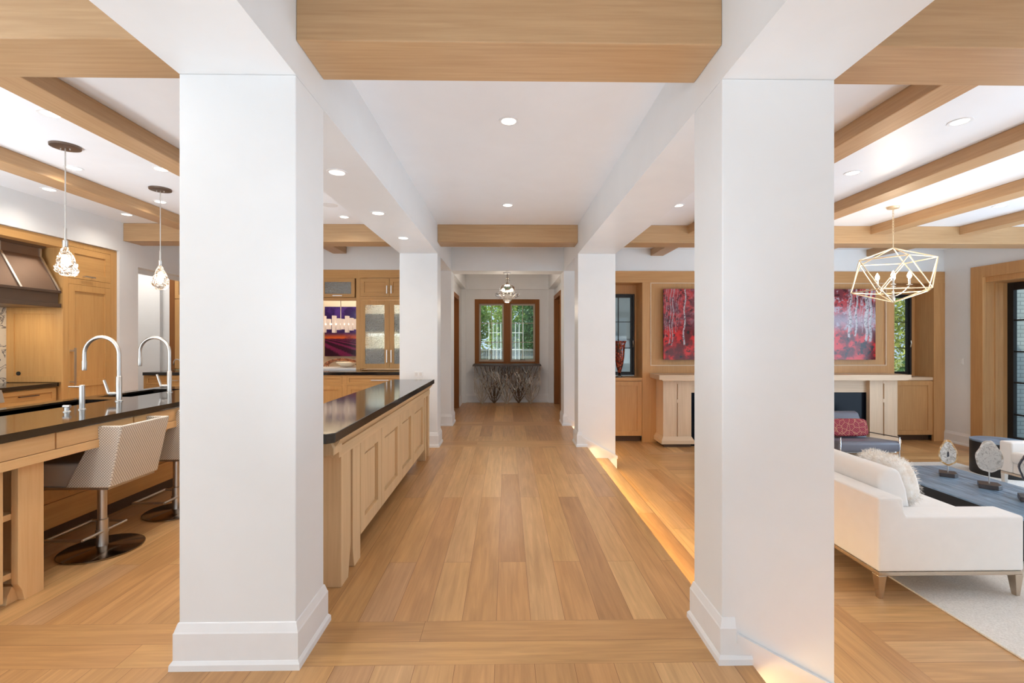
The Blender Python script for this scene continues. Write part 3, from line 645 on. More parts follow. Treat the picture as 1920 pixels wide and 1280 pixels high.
# ------------------------------------------------------------------ BAR STOOLS
def make_stool(label):
    """local frame: post at origin, back towards +x"""
    t_ = thing('bar_stool', label, 'bar stool', (-2.685, 3.125, 0), 'swivel stools at the island')
    obj('base_disc', lathe(nb(), [(.222, 0), (.226, .004), (.226, .010), (.218, .014), (.05, .020), (.03, .028), (.0, .028)], (0, 0, 0), 64), 'disc', t_, smooth=True, local=True, auto=35)
    obj('post', lathe(nb(), [(.032, .02), (.032, .20), (.0255, .205), (.0255, .47)], (0, 0, 0), 28), 'nickel', t_, smooth=True, local=True, auto=35)
    bm = nb(); z = .125; tube(bm, [(.02, -.17, z), (.02, .17, z)], .009, 10); tube(bm, [(.02, -.165, z), (-.215, -.165, z)], .009, 10); tube(bm, [(-.215, -.172, z), (-.215, .172, z)], .009, 10); tube(bm, [(.02, .165, z), (-.215, .165, z)], .009, 10)
    lathe(bm, [(.036, z-.012), (.036, z+.012)], (0, 0, 0), 20)
    obj('footrest', bm, 'nickel', t_, smooth=True, local=True, auto=40)
    obj('seat', prism(nb(), [(-.30, .462), (.17, .462), (.19, .48), (.19, .585), (.13, .612), (-.27, .612), (-.305, .588)], 'Y', -.178, .178), 'seatgrey', t_, local=True, bevel=.02, label='grey leather seat cushion')
    # wrap-around back: wings and back panel flaring upward
    bm = nb(); lo = [(-.057, -.20), (.215, -.20), (.215, .20), (-.057, .20)]
    hi = [(.149, -.207), (.297, -.205), (.297, .205), (.149, .207)]
    zl, zh = .467, .852; T = .028
    A = [bm.verts.new((*p, zl)) for p in lo]; Bv = [bm.verts.new((*p, zh)) for p in hi]
    ins = lambda p, i: (p[0]-(T if i in (1, 2) else 0), p[1]+(T if p[1] < 0 else -T))
    Ci = [bm.verts.new((*ins(p, i), zl)) for i, p in enumerate(lo)]; D = [bm.verts.new((*ins(p, i), zh)) for i, p in enumerate(hi)]
    for i in range(3):
        bm.faces.new([A[i], A[i+1], Bv[i+1], Bv[i]]); bm.faces.new([Ci[i+1], Ci[i], D[i], D[i+1]]); bm.faces.new([Bv[i], Bv[i+1], D[i+1], D[i]]); bm.faces.new([A[i+1], A[i], Ci[i], Ci[i+1]])
    bm.faces.new([A[0], Bv[0], D[0], Ci[0]]); bm.faces.new([A[3], Ci[3], D[3], Bv[3]])
    obj('seat_shell', B(-.27, .20, -.19, .19, .452, .466), 'nickel', t_, local=True)
    o = obj('backrest', bm, 'weave', t_, local=True, label='wrap-around back in small basket-weave fabric'); b_ = o.modifiers.new('bevel', 'BEVEL'); b_.width = .008; b_.segments = 3; b_.limit_method = 'ANGLE'; b_.angle_limit = math.radians(25)
    return t_
def copy_tree(o, parent=None):
    c = o.copy(); COL.objects.link(c)
    if parent is not None: c.parent = parent
    for ch in [x for x in bpy.data.objects if x.parent == o]: copy_tree(ch, c)
    return c
s0 = make_stool('nearer bar stool at the island, woven fabric back on a round chrome base')
s1 = copy_tree(s0); s1.location = (-2.67, 3.80, 0); s1['label'] = 'farther bar stool, mostly hidden behind the left column and the nearer stool'

# ------------------------------------------------------------------ CRYSTAL PENDANTS
random.seed(5)
def pendant(x, y, zt, zb, sx, label, seed, lop):
    t_ = thing('crystal_pendant', label, 'pendant light', (x, y, ZC), 'crystal pendants over the island')
    rnd = random.Random(seed)
    obj('canopy', lathe(nb(), [(.0, -.022), (.07, -.022), (.094, -.016), (.096, 0)], (0, 0, 0), 32), 'pewter2', t_, smooth=True, local=True, auto=40)
    for dx in (-.035, .035): obj('canopy_screw', lathe(nb(), [(.004, -.035), (.005, -.022)], (dx, 0, 0), 8), 'nickel', t_, local=True)
    L = ZC-zt
    obj('stem', tube(nb(), [(0, 0, -.02), (0, 0, -L+.09)], .0045, 8), 'nickel', t_, local=True)
    obj('socket', lathe(nb(), [(.016, -.005), (.018, .0), (.018, .045), (.009, .05), (.009, .14), (.004, .145)], (0, 0, -L), 16), 'nickel', t_, smooth=True, local=True, auto=40)
    H = zt-zb; bm = nb(); n = 26; m_ = 16; rings = []
    for j in range(m_+1):
        u = j/m_; r = sx*(.16+.84*math.sin(PI*min(1, u*.62+.02))**1.3)*(1 if u < .86 else (1-(u-.86)/.14*.35))
        rings.append([bm.verts.new(((r*(1+.22*math.sin(5*2*PI*k/n+j*.7)+rnd.uniform(-.10, .10)))*math.cos(2*PI*k/n)+lop*u*u, (r*(1+.15*math.sin(4*2*PI*k/n-j*.5)+rnd.uniform(-.1, .1)))*math.sin(2*PI*k/n), -L-H*u+rnd.uniform(-.006, .006))) for k in range(n)])
    for a, b in zip(rings, rings[1:]):
        for k in range(n): bm.faces.new([a[k], a[(k+1) % n], b[(k+1) % n], b[k]])
    bm.faces.new(rings[0]); bm.faces.new(rings[-1][::-1])
    o = obj('crystal_shade', bm, 'crystal', t_, local=True, label='lumpy clear crystal shade, lit from inside')
    b1 = sph(nb(), (lop*.3, 0, -L-H*.55), sx*.42, sx*.42, H*.26, 1, 16, 10)
    obj('bulb', b1, 'crystalbulb', t_, local=True, smooth=True)
    l = bpy.data.lights.new('pendant_glow', 'POINT'); l.energy = 4; l.color = (1, .85, .68); l.shadow_soft_size = .12; lo = bpy.data.objects.new('pendant_glow', l); COL.objects.link(lo); lo.location = (x, y, zb-.16)
pendant(-3.41, 3.641, 2.11, 1.885, .064, 'nearer lumpy crystal pendant hanging over the island at the far left', 3, .02)
pendant(-3.437, 4.662, 2.13, 1.892, .066, 'farther lumpy crystal pendant hanging over the island beside the column', 8, 0)

# ------------------------------------------------------------------ RANGE WALL
XK = -4.95; YP = 5.255
t_ = thing('refrigerator_cabinet', 'tall oak built-in refrigerator cabinet with long bar handle at the end of the range wall', 'cabinet', (-5.25, 5.6, 0))
bm = nb(); box(bm, -5.57, XK-.02, YP+.02, 5.97, .0, 2.515); obj('carcass', bm, 'kitZ', t_)
bm = nb(); box(bm, XK-.02, XK, YP, 5.32, 0, 2.515); box(bm, XK-.02, XK, 5.88, 5.972, 0, 2.515); box(bm, XK-.02, XK, 5.32, 5.88, 2.455, 2.515); box(bm, XK-.02, XK, 5.32, 5.88, 2.03, 2.095)
obj('face_frame', bm, 'kitZ', t_, bevel=.001)
d = obj('upper_door', shaker('+X', XK-.02, 5.32, 5.88, 2.095, 2.455, .07, .022, .003), 'kitY', t_, bevel=.001)
obj('handle', pull(nb(), '+X', XK, 5.56, 2.13, .14, False, .04, .014), 'nickel', d)
bm = shaker('+X', XK-.02, 5.32, 5.88, .10, 2.03, .075, .022, .003); fb(bm, '+X', XK-.02, 5.39, 5.81, .845, .92, .0, .022)
d = obj('door', bm, 'kitZ', t_, bevel=.001)
obj('handle', pull(nb(), '+X', XK, 5.345, 1.09, .42, True, .06, .022), 'nickel', d, label='long square bar handle')
bm = nb(); face = '-Y'
for u0, u1, v0, v1, w0, w1 in ((-5.57, XK, .0, .915, 0, .0), ): pass
fb(bm, '-Y', YP+.02, -5.57, -5.49, .92, 1.78, 0, .02); fb(bm, '-Y', YP+.02, -5.03, XK-.02, .92, 2.515, 0, .02); fb(bm, '-Y', YP+.02, -5.49, -5.03, .92, .985, 0, .02); fb(bm, '-Y', YP+.02, -5.49, -5.03, 1.68, 1.78, 0, .02)
fb(bm, '-Y', YP+.02, -5.49, -5.03, .985, 1.68, 0, .008); fb(bm, '-Y', YP+.02, -5.57, -5.03, 1.78, 2.515, 0, .018)
o = obj('side_panel', bm, 'kitZ', t_, bevel=.001, label='framed side panel lit by the hood')
obj('finger_hole', tube(nb(), [(-5.445, YP+.013, 1.015), (-5.445, YP+.004, 1.015)], .022, 20), 'black', o)
struct('trim_1', B(-5.58, XK, -.4, YP, 2.42, 2.515), 'kitY', 'oak rail across the top of the range recess', 'trim')
# hood
t_ = thing('range_hood', 'aged bronze range hood with flared body over the range, at the left edge', 'range hood', (-5.25, 4.3, 1.75))
hy0, hy1 = 3.40, 5.235
bm = nb(); hexa(bm, [(-5.56, hy0, 1.925), (-4.955, hy0, 1.925), (-4.955, hy1, 1.925), (-5.56, hy1, 1.925)], [(-5.56, hy0+.25, 2.30), (-5.12, hy0+.25, 2.30), (-5.12, hy1-.03, 2.30), (-5.56, hy1-.03, 2.30)])
obj('hood_body', bm, 'pewter', t_)
obj('neck', B(-5.56, -5.13, hy0+.27, hy1-.04, 2.30, 2.42), 'pewter', t_)
obj('crown_band', prism(nb(), [(-5.56, 2.395), (-5.11, 2.395), (-5.09, 2.42), (-5.09, 2.44), (-5.56, 2.44)], 'Y', hy0+.25, hy1-.02), 'pewter2', t_)
bm = nb(); box(bm, -5.56, -4.97, hy0+.01, hy1-.01, 1.79, 1.925); box(bm, -5.56, -4.945, hy0, hy1, 1.905, 1.935); box(bm, -5.56, -4.945, hy0, hy1, 1.748, 1.79)
obj('lip', bm, 'pewter2', t_, bevel=.003)
for ya, yb in ((4.76, 4.80), (5.17, 5.205), (4.2, 4.16)):
    obj('strap', hexa(nb(), [(-4.955, yb, 1.935), (-4.947, yb, 1.935), (-4.947, yb+.022, 1.935), (-4.955, yb+.022, 1.935)], [(-5.122, ya, 2.30), (-5.112, ya, 2.30), (-5.112, ya+.022, 2.30), (-5.122, ya+.022, 2.30)]), 'nickel', t_)
for y_ in (4.76, 5.175): obj('corner_strip', B(-5.13, -5.122, y_, y_+.022, 2.30, 2.40), 'nickel', t_)
area('hood_lamp', (-5.25, 4.85, 1.74), (0, 0, 0), .3, .4, 3.5, (1, .86, .66))
struct('wall_backsplash', B(-5.58, -5.57, 2.2, YP, .914, 2.42), 'marble', 'white marble backsplash with dark veins behind the range', 'backsplash')
t_ = thing('range_base_cabinet', 'oak drawer cabinet under the black worktop beside the range', 'cabinet', (-5.25, 4.9, 0))
obj('carcass', B(-5.56, -5.03, 4.62, YP, .1, .872), 'kitY', t_)
d = obj('drawer', shaker('+X', -5.03, 4.63, 5.245, .70, .862, .045, .02), 'kitY', t_, bevel=.001); obj('handle', pull(nb(), '+X', -5.01, 4.93, .80, .20, False, .03, .012), 'pewter2', d)
d = obj('drawer', shaker('+X', -5.03, 4.63, 5.245, .40, .695, .06, .02), 'kitY', t_, bevel=.001); obj('handle', pull(nb(), '+X', -5.01, 4.93, .60, .20, False, .03, .012), 'pewter2', d)
prop(obj('worktop', B(-5.57, -4.99, 4.62, YP, .872, .914), 'granite', bevel=.003), 'black granite worktop between the range and the tall cabinet', 'worktop')
t_ = thing('cooking_range', 'stainless cooking range at the far left edge under the hood', 'range', (-5.25, 3.9, 0))
obj('body', B(-5.56, -4.97, 3.4, 4.615, .1, .90), 'nickel', t_, bevel=.004); obj('control_panel', prism(nb(), [(-4.97, .76), (-4.90, .78), (-4.93, .90), (-4.97, .90)], 'Y', 3.4, 4.61), 'nickel', t_)
for y_ in (3.7, 4.1, 4.5): obj('knob', tube(nb(), [(-4.925, y_, .835), (-4.88, y_, .845)], .022, 16), 'black', t_)
obj('grate', B(-5.5, -5.0, 3.5, 4.55, .90, .925), 'black', t_)

# ------------------------------------------------------------------ BACK KITCHEN CABINETS (face at y=YK, looking to -Y)
def cab_back(name, label, x0, x1, build):
    t_ = thing(name, label, 'cabinet', ((x0+x1)/2, YK+.15, 0)); build(t_); return t_
ZT = 2.519
def tall(t_, x0, x1):
    obj('carcass', nb_box(x0, x1, YK+.02, YK+.11, 1.0, ZT), 'kitZ', t_)
def nb_box(*a): return B(*a)
# glass-door cabinet right of niche
t_ = thing('display_cabinet', 'oak display cabinet with two seeded-glass doors, between the niche and the column', 'cabinet', (-1.9, 7.55, .914))
x0, xm, x1 = -2.352, -1.886, -1.42
bm = nb(); box(bm, x0, x0+.02, YK+.02, YK+.32, .914, ZT); box(bm, x1-.02, x1, YK+.02, YK+.32, .914, ZT); box(bm, x0, x1, YK+.0, YK+.02, 2.39, ZT); box(bm, x0, x1, YK, YK+.32, 2.035, 2.09)
obj('carcass', bm, 'kitX', t_); obj('cabinet_back', B(x0, x1, YK+.32, YK+.34, .914, ZT), 'cream', t_, label='pale interior back')
area('cabinet_light', ((x0+x1)/2, YK+.18, 2.02), (0, 0, 0), .8, .1, 2.6, (.86, .97, 1)); area('cabinet_light', ((x0+x1)/2, YK+.18, 1.50), (0, 0, 0), .8, .1, 2.6, (.86, .97, 1))
bm = nb(); box(bm, x0-.066, x0, YK, YK+.1, .914, ZT); obj('stile', bm, 'kitZ', t_)
for a, b, hs in ((x0, xm, 1), (xm, x1, -1)):
    d = obj('upper_door', shaker('-Y', YK+.02, a, b, 2.09, 2.385, .06, .024, .002), 'kitX', t_, bevel=.001)
    obj('handle', pull(nb(), '-Y', YK-.004, (xm-.035 if hs > 0 else xm+.035), 2.20, .13, True, .03, .014), 'nickel', d)
    d = obj('glass_door', shaker('-Y', YK+.02, a, b, .93, 2.032, .075, .024, .002, True), 'kitZ', t_, bevel=.001)
    obj('glass_pane', B(a+.07, b-.07, YK+.008, YK+.013, 1.0, 1.965), 'seedglass', d, label='textured seeded glass')
    obj('handle', pull(nb(), '-Y', YK-.004, (xm-.035 if hs > 0 else xm+.035), 1.13, .20, True, .03, .014), 'nickel', d)
for z in (1.24, 1.52, 1.80): obj('shelf', B(x0+.02, x1-.02, YK+.04, YK+.30, z, z+.015), 'cream', t_)
# niche cabinet
t_ = thing('niche_cabinet', 'oak cabinet over the open niche with a lift-up glass door', 'cabinet', (-2.9, 7.55, 2.0))
x0, x1 = -3.55, -2.418
bm = nb(); box(bm, x0, x1, YK, YK+.02, 2.38, ZT); box(bm, x0, x1, YK+.02, YK+.12, 2.03, 2.07); box(bm, x0, x1, YK+.10, YK+.12, 2.07, 2.5)
obj('carcass', bm, 'kitX', t_)
for a, b in ((-3.53, -2.98), (-2.98, -2.44)):
    d = obj('lift_up_door', shaker('-Y', YK+.02, a, b, 2.075, 2.38, .055, .024, .002, True), 'kitX', t_, bevel=.001)
    obj('glass_pane', B(a+.05, b-.05, YK+.008, YK+.013, 2.12, 2.33), 'seedglass', d)
    obj('handle', pull(nb(), '-Y', YK-.004, (a+b)/2, 2.10, .15, False, .03, .014), 'nickel', d)
# left tall cabinet
t_ = thing('pantry_cabinet', 'oak cabinet at the back left of the kitchen, partly behind the near column', 'cabinet', (-4.4, 7.55, .914))
obj('carcass', B(-5.385, -3.55, YK+.02, YK+.12, .914, ZT), 'kitZ', t_)
bm = nb(); box(bm, -5.385, -5.30, YK, YK+.02, .914, ZT); box(bm, -5.30, -3.55, YK, YK+.02, 2.40, ZT); obj('face_frame', bm, 'winZ', t_)
for a, b in ((-5.30, -4.72), (-4.72, -4.14), (-4.14, -3.56)):
    obj('door', shaker('-Y', YK+.02, a, b, 2.05, 2.39, .06, .022), 'kitX', t_); obj('door', shaker('-Y', YK+.02, a, b, .93, 2.045, .07, .022), 'kitZ', t_)
prop(obj('back_worktop', B(-5.385, -1.42, 6.95, YK, .866, .912), 'granite', bevel=.002), 'black stone worktop along the back kitchen cabinets', 'worktop')
prop(obj('pass_through_sill', B(-3.55, -2.42, YK+.0, 8.0, .90, .935), 'trim', bevel=.002), 'white stone ledge in the niche behind the black worktop', 'ledge')
YB = 6.97
for x0, x1, w_ in ((-5.385, -4.5, 'at the far left'), (-4.5, -3.55, 'hidden behind the near column'), (-3.55, -2.42, 'under the niche'), (-2.42, -1.42, 'under the glass-door display cabinet')):
    t_ = thing('base_cabinet', 'back kitchen oak base cabinet with drawer over doors, '+w_, 'cabinet', ((x0+x1)/2, 7.2, 0), 'back kitchen base cabinets')
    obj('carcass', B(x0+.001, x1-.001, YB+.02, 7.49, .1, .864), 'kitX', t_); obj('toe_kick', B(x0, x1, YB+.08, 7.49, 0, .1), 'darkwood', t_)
    bm = nb(); box(bm, x0, x1, YB, YB+.02, .85, .864); box(bm, x0, x0+.035, YB, YB+.02, .1, .85); box(bm, x1-.035, x1, YB, YB+.02, .1, .85); box(bm, x0+.035, x1-.035, YB, YB+.02, .708, .728); obj('face_frame', bm, 'kitX', t_)
    d = obj('drawer', shaker('-Y', YB+.02, x0+.035, x1-.035, .728, .85, .03, .022), 'kitX', t_, bevel=.001); obj('handle', pull(nb(), '-Y', YB-.002, (x0+x1)/2-(.0 if x0 < -3 else -.03), .79, .16 if x0 < -3 else .26, False, .03, .012), 'nickel', d)
    xm = (x0+x1)/2
    for a, b, s in ((x0+.035, xm, 1), (xm, x1-.035, -1)):
        d = obj('door', shaker('-Y', YB+.02, a, b, .12, .708, .06, .022), 'kitZ', t_, bevel=.001); obj('handle', pull(nb(), '-Y', YB-.002, xm-s*.035, .58, .16, True, .03, .012), 'nickel', d)
t_ = thing('bar_faucet', 'small nickel faucet on the far back worktop, seen past the farther island faucet', 'faucet', (-5.04, 7.25, .912))
pts = [(0, 0, 0), (0, 0, .13)]+[(-.05+.05*math.cos(PI*k/12), 0, .13+.05*math.sin(PI*k/12)) for k in range(13)]+[(-.10, 0, .09)]
obj('spout', tube(nb(), pts, .008, 10), 'nickel', t_, local=True, smooth=True)
# things seen through the niche: dining room
bm = nb(); box(bm, -5.0, -1.14, 9.2, 9.3, 0, ZC); box(bm, -5.1, -5.0, 7.95, 9.2, 0, ZC); struct('wall_dining', bm, 'cream', 'cream wall of the dining room seen through the kitchen niche', 'wall')
area('dining_light', (-3.0, 8.4, 2.75), (0, 0, 0), 1.6, .8, 26, (1, .88, .72))
area('niche_strip', (-2.95, 7.66, 2.02), (0, 0, 0), 1.0, .04, 3, (1, .85, .65))

def canvas(name, x0, x1, y, z0, z1, nx, nz, fn, parent, depth=.04):
    """painted panel: a flat front grid that carries the picture and a solid back"""
    u = np.linspace(0, 1, nx); v = np.linspace(0, 1, nz); U, V = np.meshgrid(u, v)
    colr = np.clip(fn(U, V), 0, 1)
    verts = np.stack([x0+(x1-x0)*U, np.full_like(U, y), z0+(z1-z0)*V], -1).reshape(-1, 3)-np.array(wloc(parent))
    idx = np.arange(nx*nz).reshape(nz, nx); q = np.stack([idx[:-1, :-1], idx[:-1, 1:], idx[1:, 1:], idx[1:, :-1]], -1).reshape(-1, 4)
    me = bpy.data.meshes.new(name); me.from_pydata(verts.tolist(), [], q.tolist())
    at_ = me.color_attributes.new('paint', 'FLOAT_COLOR', 'POINT')
    rgba = np.ones((nx*nz, 4), np.float32); cc = colr.reshape(-1, 3); cc = cc*.90; rgba[:, :3] = np.where(cc <= .04045, cc/12.92, ((cc+.055)/1.055)**2.4)
    at_.data.foreach_set('color', rgba.ravel()); me.update()
    t = NT(name+'_print'); a = t.n('ShaderNodeVertexColor'); a.layer_name = 'paint'; t.base(a.outputs[0]); t.set(Roughness=.12, Specular_IOR_Level=.5)
    me.materials.append(t.m); o = bpy.data.objects.new(name, me); COL.objects.link(o); o.parent = parent
    return o
def vnoise(U, V, sx, sz, seed, octv=4):
    r = np.random.RandomState(seed); out = np.zeros_like(U); amp = 1; tot = 0
    for k in range(octv):
        gx, gz = int(sx*2**k)+2, int(sz*2**k)+2; g = r.rand(gz+1, gx+1)
        x = U*(gx-1); z = V*(gz-1); xi = np.clip(x.astype(int), 0, gx-1); zi = np.clip(z.astype(int), 0, gz-1); fx = x-xi; fz = z-zi
        fx = fx*fx*(3-2*fx); fz = fz*fz*(3-2*fz)
        out += amp*((g[zi, xi]*(1-fx)+g[zi, xi+1]*fx)*(1-fz)+(g[zi+1, xi]*(1-fx)+g[zi+1, xi+1]*fx)*fz); tot += amp; amp *= .6
    return out/tot
def lerp(a, b, t): t = t[..., None]; return a*(1-t)+b*t
def sstep(a, b, x): t = np.clip((x-a)/(b-a), 0, 1); return t*t*(3-2*t)
def birch(U, V):
    n1 = vnoise(U, V, 26, 9, 1, 5); n2 = vnoise(U, V, 60, 22, 2, 4); n3 = vnoise(U, V, 8, 3, 3, 3)
    lowc = lerp(np.array([.42, .02, .05])*np.ones(U.shape+(3,)), np.array([.90, .13, .12]), sstep(.38, .66, n1))
    lowc = lerp(lowc, np.array([.04, .01, .03]), sstep(.60, .72, n2)*.75)
    up = lerp(np.array([.50, .22, .27])*np.ones(U.shape+(3,)), np.array([.80, .28, .30]), sstep(.42, .6, n1))
    up = lerp(up, np.array([.80, .74, .80]), sstep(.56, .66, n2)*(.25+.65*sstep(.5, .8, U))); up = lerp(up, np.array([.16, .09, .13]), sstep(.38, .28, n2)*.6)
    up = lerp(up, np.array([.74, .70, .77]), sstep(.5, .8, U)*np.exp(-((V-.55)/.12)**2)*.75)
    c = lerp(lowc, up, sstep(.36, .50, V+(n3-.5)*.15))
    r = np.random.RandomState(7); T = []
    for k in range(60): T.append((.2+.6*r.rand(), .0009+.0016*r.rand()**2, .16+.26*r.rand(), (r.rand()-.5)*.03))
    for k in range(9): T.append((.2+.6*r.rand(), .005+.005*r.rand(), .18+.18*r.rand(), (r.rand()-.5)*.03))
    for a, w_, b_ in ((.010, .0014, .30), (.018, .0012, .36), (.031, .0030, .22), (.043, .0036, .20), (.060, .0012, .38), (.068, .0010, .42), (.098, .0044, .21), (.868, .0030, .45), (.878, .0066, .31), (.893, .0016, .48), (.908, .0056, .33), (.925, .0016, .5), (.936, .0022, .38), (.951, .0044, .45), (.958, .0078, .26), (.976, .0080, .25), (.992, .0016, .48), (.885, .0015, .40)): T.append((a, w_, b_, .01))
    T.sort(key=lambda q: q[1])
    for a, w, b0, ln in T:
        cx = a+ln*(V-.5)+.003*np.sin(V*19+a*40); wv = w*(1.15-.35*V); m = sstep(wv, wv*.7, np.abs(U-cx))*sstep(b0-.015, b0+.015, V)
        bark = vnoise(U*.999, V, 240, 60, int(a*1000) % 97, 2); sh = np.clip(.5+.5*(U-cx)/wv, 0, 1)
        bc = np.array([.93, .90, .92])*(.72+.28*(1-sh))[..., None]
        bc = lerp(bc, np.array([.10, .08, .11]), sstep(.64, .74, bark)*.9)
        c = lerp(c, bc, m*(.95 if w > .004 else .7))
    return c
t_ = thing('birch_forest_picture', 'wide glossy picture of white birch trunks over red undergrowth, hung above the fireplace', 'picture', (4.3, 7.56, 1.06))
obj('back_board', B(2.565, 6.06, 7.535, 7.575, 1.07, 2.222), 'black', t_)
canvas('printed_panel', 2.56, 6.065, 7.533, 1.066, 2.226, 760, 250, birch, t_)
def lav(U, V):
    n = vnoise(U, V, 5, 5, 4, 5); n2 = vnoise(U, V, 40, 30, 5, 3)
    sky = lerp(np.array([.16, .10, .38])*np.ones(U.shape+(3,)), np.array([.30, .20, .55]), sstep(.4, .7, n))
    glow = lerp(sky, np.array([.93, .42, .20])*np.ones(3), sstep(.50, .36, V)*sstep(.25, .36, V)); glow = lerp(glow, np.array([.42, .2, .3]), sstep(.5, .7, n)*sstep(.55, .4, V)*.6)
    row = np.sin((U+.35)*9/(1.0-V*2.3).clip(.2, 2)+V*3)
    f = lerp(np.array([.20, .06, .20])*np.ones(U.shape+(3,)), np.array([.50, .14, .36]), sstep(-.3, .8, row+n2-.5))
    return lerp(f, glow, sstep(.345, .365, V))
t_ = thing('lavender_field_picture', 'purple and orange picture of a lavender field seen through the kitchen niche', 'picture', (-3.3, 9.15, 1.1))
px = lambda x, y: (x-950)/870*y
obj('back_board', B(px(611, 9.1)+.005, px(668, 9.1)+.30, 9.11, 9.19, .99+.09, 2.03), 'black', t_)
canvas('printed_panel', px(611, 9.1), px(668, 9.1)+.31, 9.105, 1.075, 2.04, 160, 150, lav, t_)
t_ = thing('linear_chandelier', 'linear crystal block chandelier glowing behind the kitchen niche', 'chandelier', (-2.95, 8.3, ZC))
zc_ = 1.385+30*8.3/870
obj('rod', tube(nb(), [(px(641, 8.3), 8.3, ZC), (px(641, 8.3), 8.3, zc_)], .008, 8), 'nickel', t_)
obj('light_bar', B(px(560, 8.3), px(700, 8.3), 8.285, 8.315, zc_-.012, zc_+.012), 'litbar', t_)
for xp, h in ((572, .1), (584, .16), (600, .12), (610, .16), (619, .10), (629, .165), (638, .11), (645, .10), (653, .16), (661, .12), (668, .10), (678, .16)):
    obj('crystal_block', B(px(xp-2.7, 8.3), px(xp+2.7, 8.3), 8.25, 8.35, zc_-h*.92, zc_+h*.92), 'litblock', t_, bevel=.003)
t_ = thing('woven_bowl', 'copper-toned arched woven sculpture on the ledge in the niche', 'bowl', (-2.7, 7.8, .945))
bm = nb(); rnd = random.Random(2)
for k in range(46):
    a = PI*k/45; 
    for rr in (.20, .235):
        cx_, cz_ = -2.74+1.25*rr*math.cos(a), .95+rr*.48*math.sin(a)
        tube(bm, [(cx_-.02, 7.80, cz_), (cx_+.012*rnd.uniform(-1, 1), 7.79, cz_+.02), (cx_+.02, 7.8, cz_+.004)], .007, 5)
tube(bm, [(-2.74+.27*math.cos(PI*k/20), 7.8, .95+.105*math.sin(PI*k/20)) for k in range(21)], .010, 6)
obj('woven_arch', bm, 'copper', t_)
lathe_o = obj('inner_dish', lathe(nb(), [(.05, 0), (.09, .006), (.18, .07), (.175, .074), (.085, .012), (0, .01)], (-2.66, 7.8, .946), 28), 'cream', t_, smooth=True)

# ------------------------------------------------------------------ LIVING ROOM PANELLING + FIREPLACE
def pan(u0, u1, v0, v1, mat='livZ'): return
CXF = 4.325
bm = nb()
box(bm, 1.36, 7.288, YV-.02, YV, 2.335, 2.525)              # top rail
obj_p = struct('wall_panelling', bm, 'livX', 'oak panelled fireplace wall with window niches either side', 'wall panelling', .002)
bm = nb()
for a, b in ((1.30, 1.55), (2.235, 2.365), (6.30, 6.435), (7.10, 7.288)): box(bm, a, b, YV-.02, YV+.02, FL, 2.335)
box(bm, 2.365, 6.30, YV-.02, YV+.02, FL, .965)
obj('panel_stiles', bm, 'livZ', obj_p, local=True)
bm = nb(); box(bm, 2.365, 6.30, YV, YV+.02, .965, 2.335); obj('centre_panel', bm, 'livZ', obj_p, local=True)
bm = nb()
for a, b, c_, d_ in ((2.365, 2.38, .965, 2.335), (6.285, 6.30, .965, 2.335), (2.38, 6.285, .965, .98), (2.38, 6.285, 2.32, 2.335)): box(bm, a, b, YV-.028, YV, c_, d_)
obj('panel_bead', bm, 'mantX', obj_p, local=True)
# niches
def niche(x0, x1, wins, label_win, wname, lab_cab, inner, sash_cols):
    ZN0 = .77; D = .34
    bm = nb(); box(bm, x0-.03, x0, YV+.02, YV+D, .70, 2.335); box(bm, x1, x1+.03, YV+.02, YV+D, .70, 2.335); box(bm, x0, x1, YV+.0, YV+D, 2.335, 2.36)
    w0, w1 = wins
    # wooden lining around the window at the back
    box(bm, x0, w0, YV+D, YV+D+.03, .77, 2.335); box(bm, w1, x1, YV+D, YV+D+.03, .77, 2.335); box(bm, w0, w1, YV+D, YV+D+.03, 2.18, 2.335)
    obj('niche_lining', bm, inner, obj_p, local=True)
    o = casement(wname, label_win, w0, w1, YV+D-.02, .79, 2.18, 1, 'black', 'black', .032, sash_cols, 3, .02, .012, .05, .028)
    bm = nb(); lz = 1.33; tube(bm, [((w1 if x0 > 4 else w1)-.03, YV+D-.03, lz-.06), (w1-.032, YV+D-.05, lz), (w1-.03, YV+D-.04, lz+.05)], .008, 6); obj('handle', bm, 'nickel', o, local=True)
    t_ = thing('niche_cabinet', lab_cab, 'cabinet', ((x0+x1)/2, YV+.1, FL), 'low cabinets in the window niches')
    obj('sill', B(x0, x1, YV-.005, YV+D-.0, .72, .77), 'mantX' if x0 > 4 else 'livX', t_, bevel=.002)
    obj('carcass', B(x0, x1, YV+.02, YV+D-.01, FL+.10, .72), 'livX', t_)
    obj('toe_kick', B(x0, x1, YV+.08, YV+D-.02, FL, FL+.10), 'darkwood', t_)
    obj('door', shaker('-Y', YV+.02, x0, x1-.0, FL+.10, .71, .075, .022), 'livZ', t_, bevel=.001)
niche(6.435, 7.10, (6.55, 7.03), 'narrow black-framed window beside the fireplace looking onto a sunny hedge', 'window_2', 'low oak cabinet under the window right of the fireplace', 'livZ', 1)
niche(1.55, 2.235, (1.66, 2.20), 'narrow black-framed window left of the fireplace, grey outside', 'window_3', 'low oak cabinet under the window left of the fireplace', 'livZ', 2)
t_ = thing('fireplace', 'pale oak fireplace with a wide mantel shelf, fluted pilasters and a black firebox', 'fireplace', (CXF, 7.4, FL))
YF = 7.25
bm = nb(); prism(bm, [(2.355, .775), (2.40, .775), (2.40, .76), (6.25, .76), (6.25, .775), (6.30, .775), (6.30, .848), (2.355, .848)], 'Y', 7.12, YV-.02)
obj('mantel_shelf', bm, 'mantX', t_, bevel=.003)
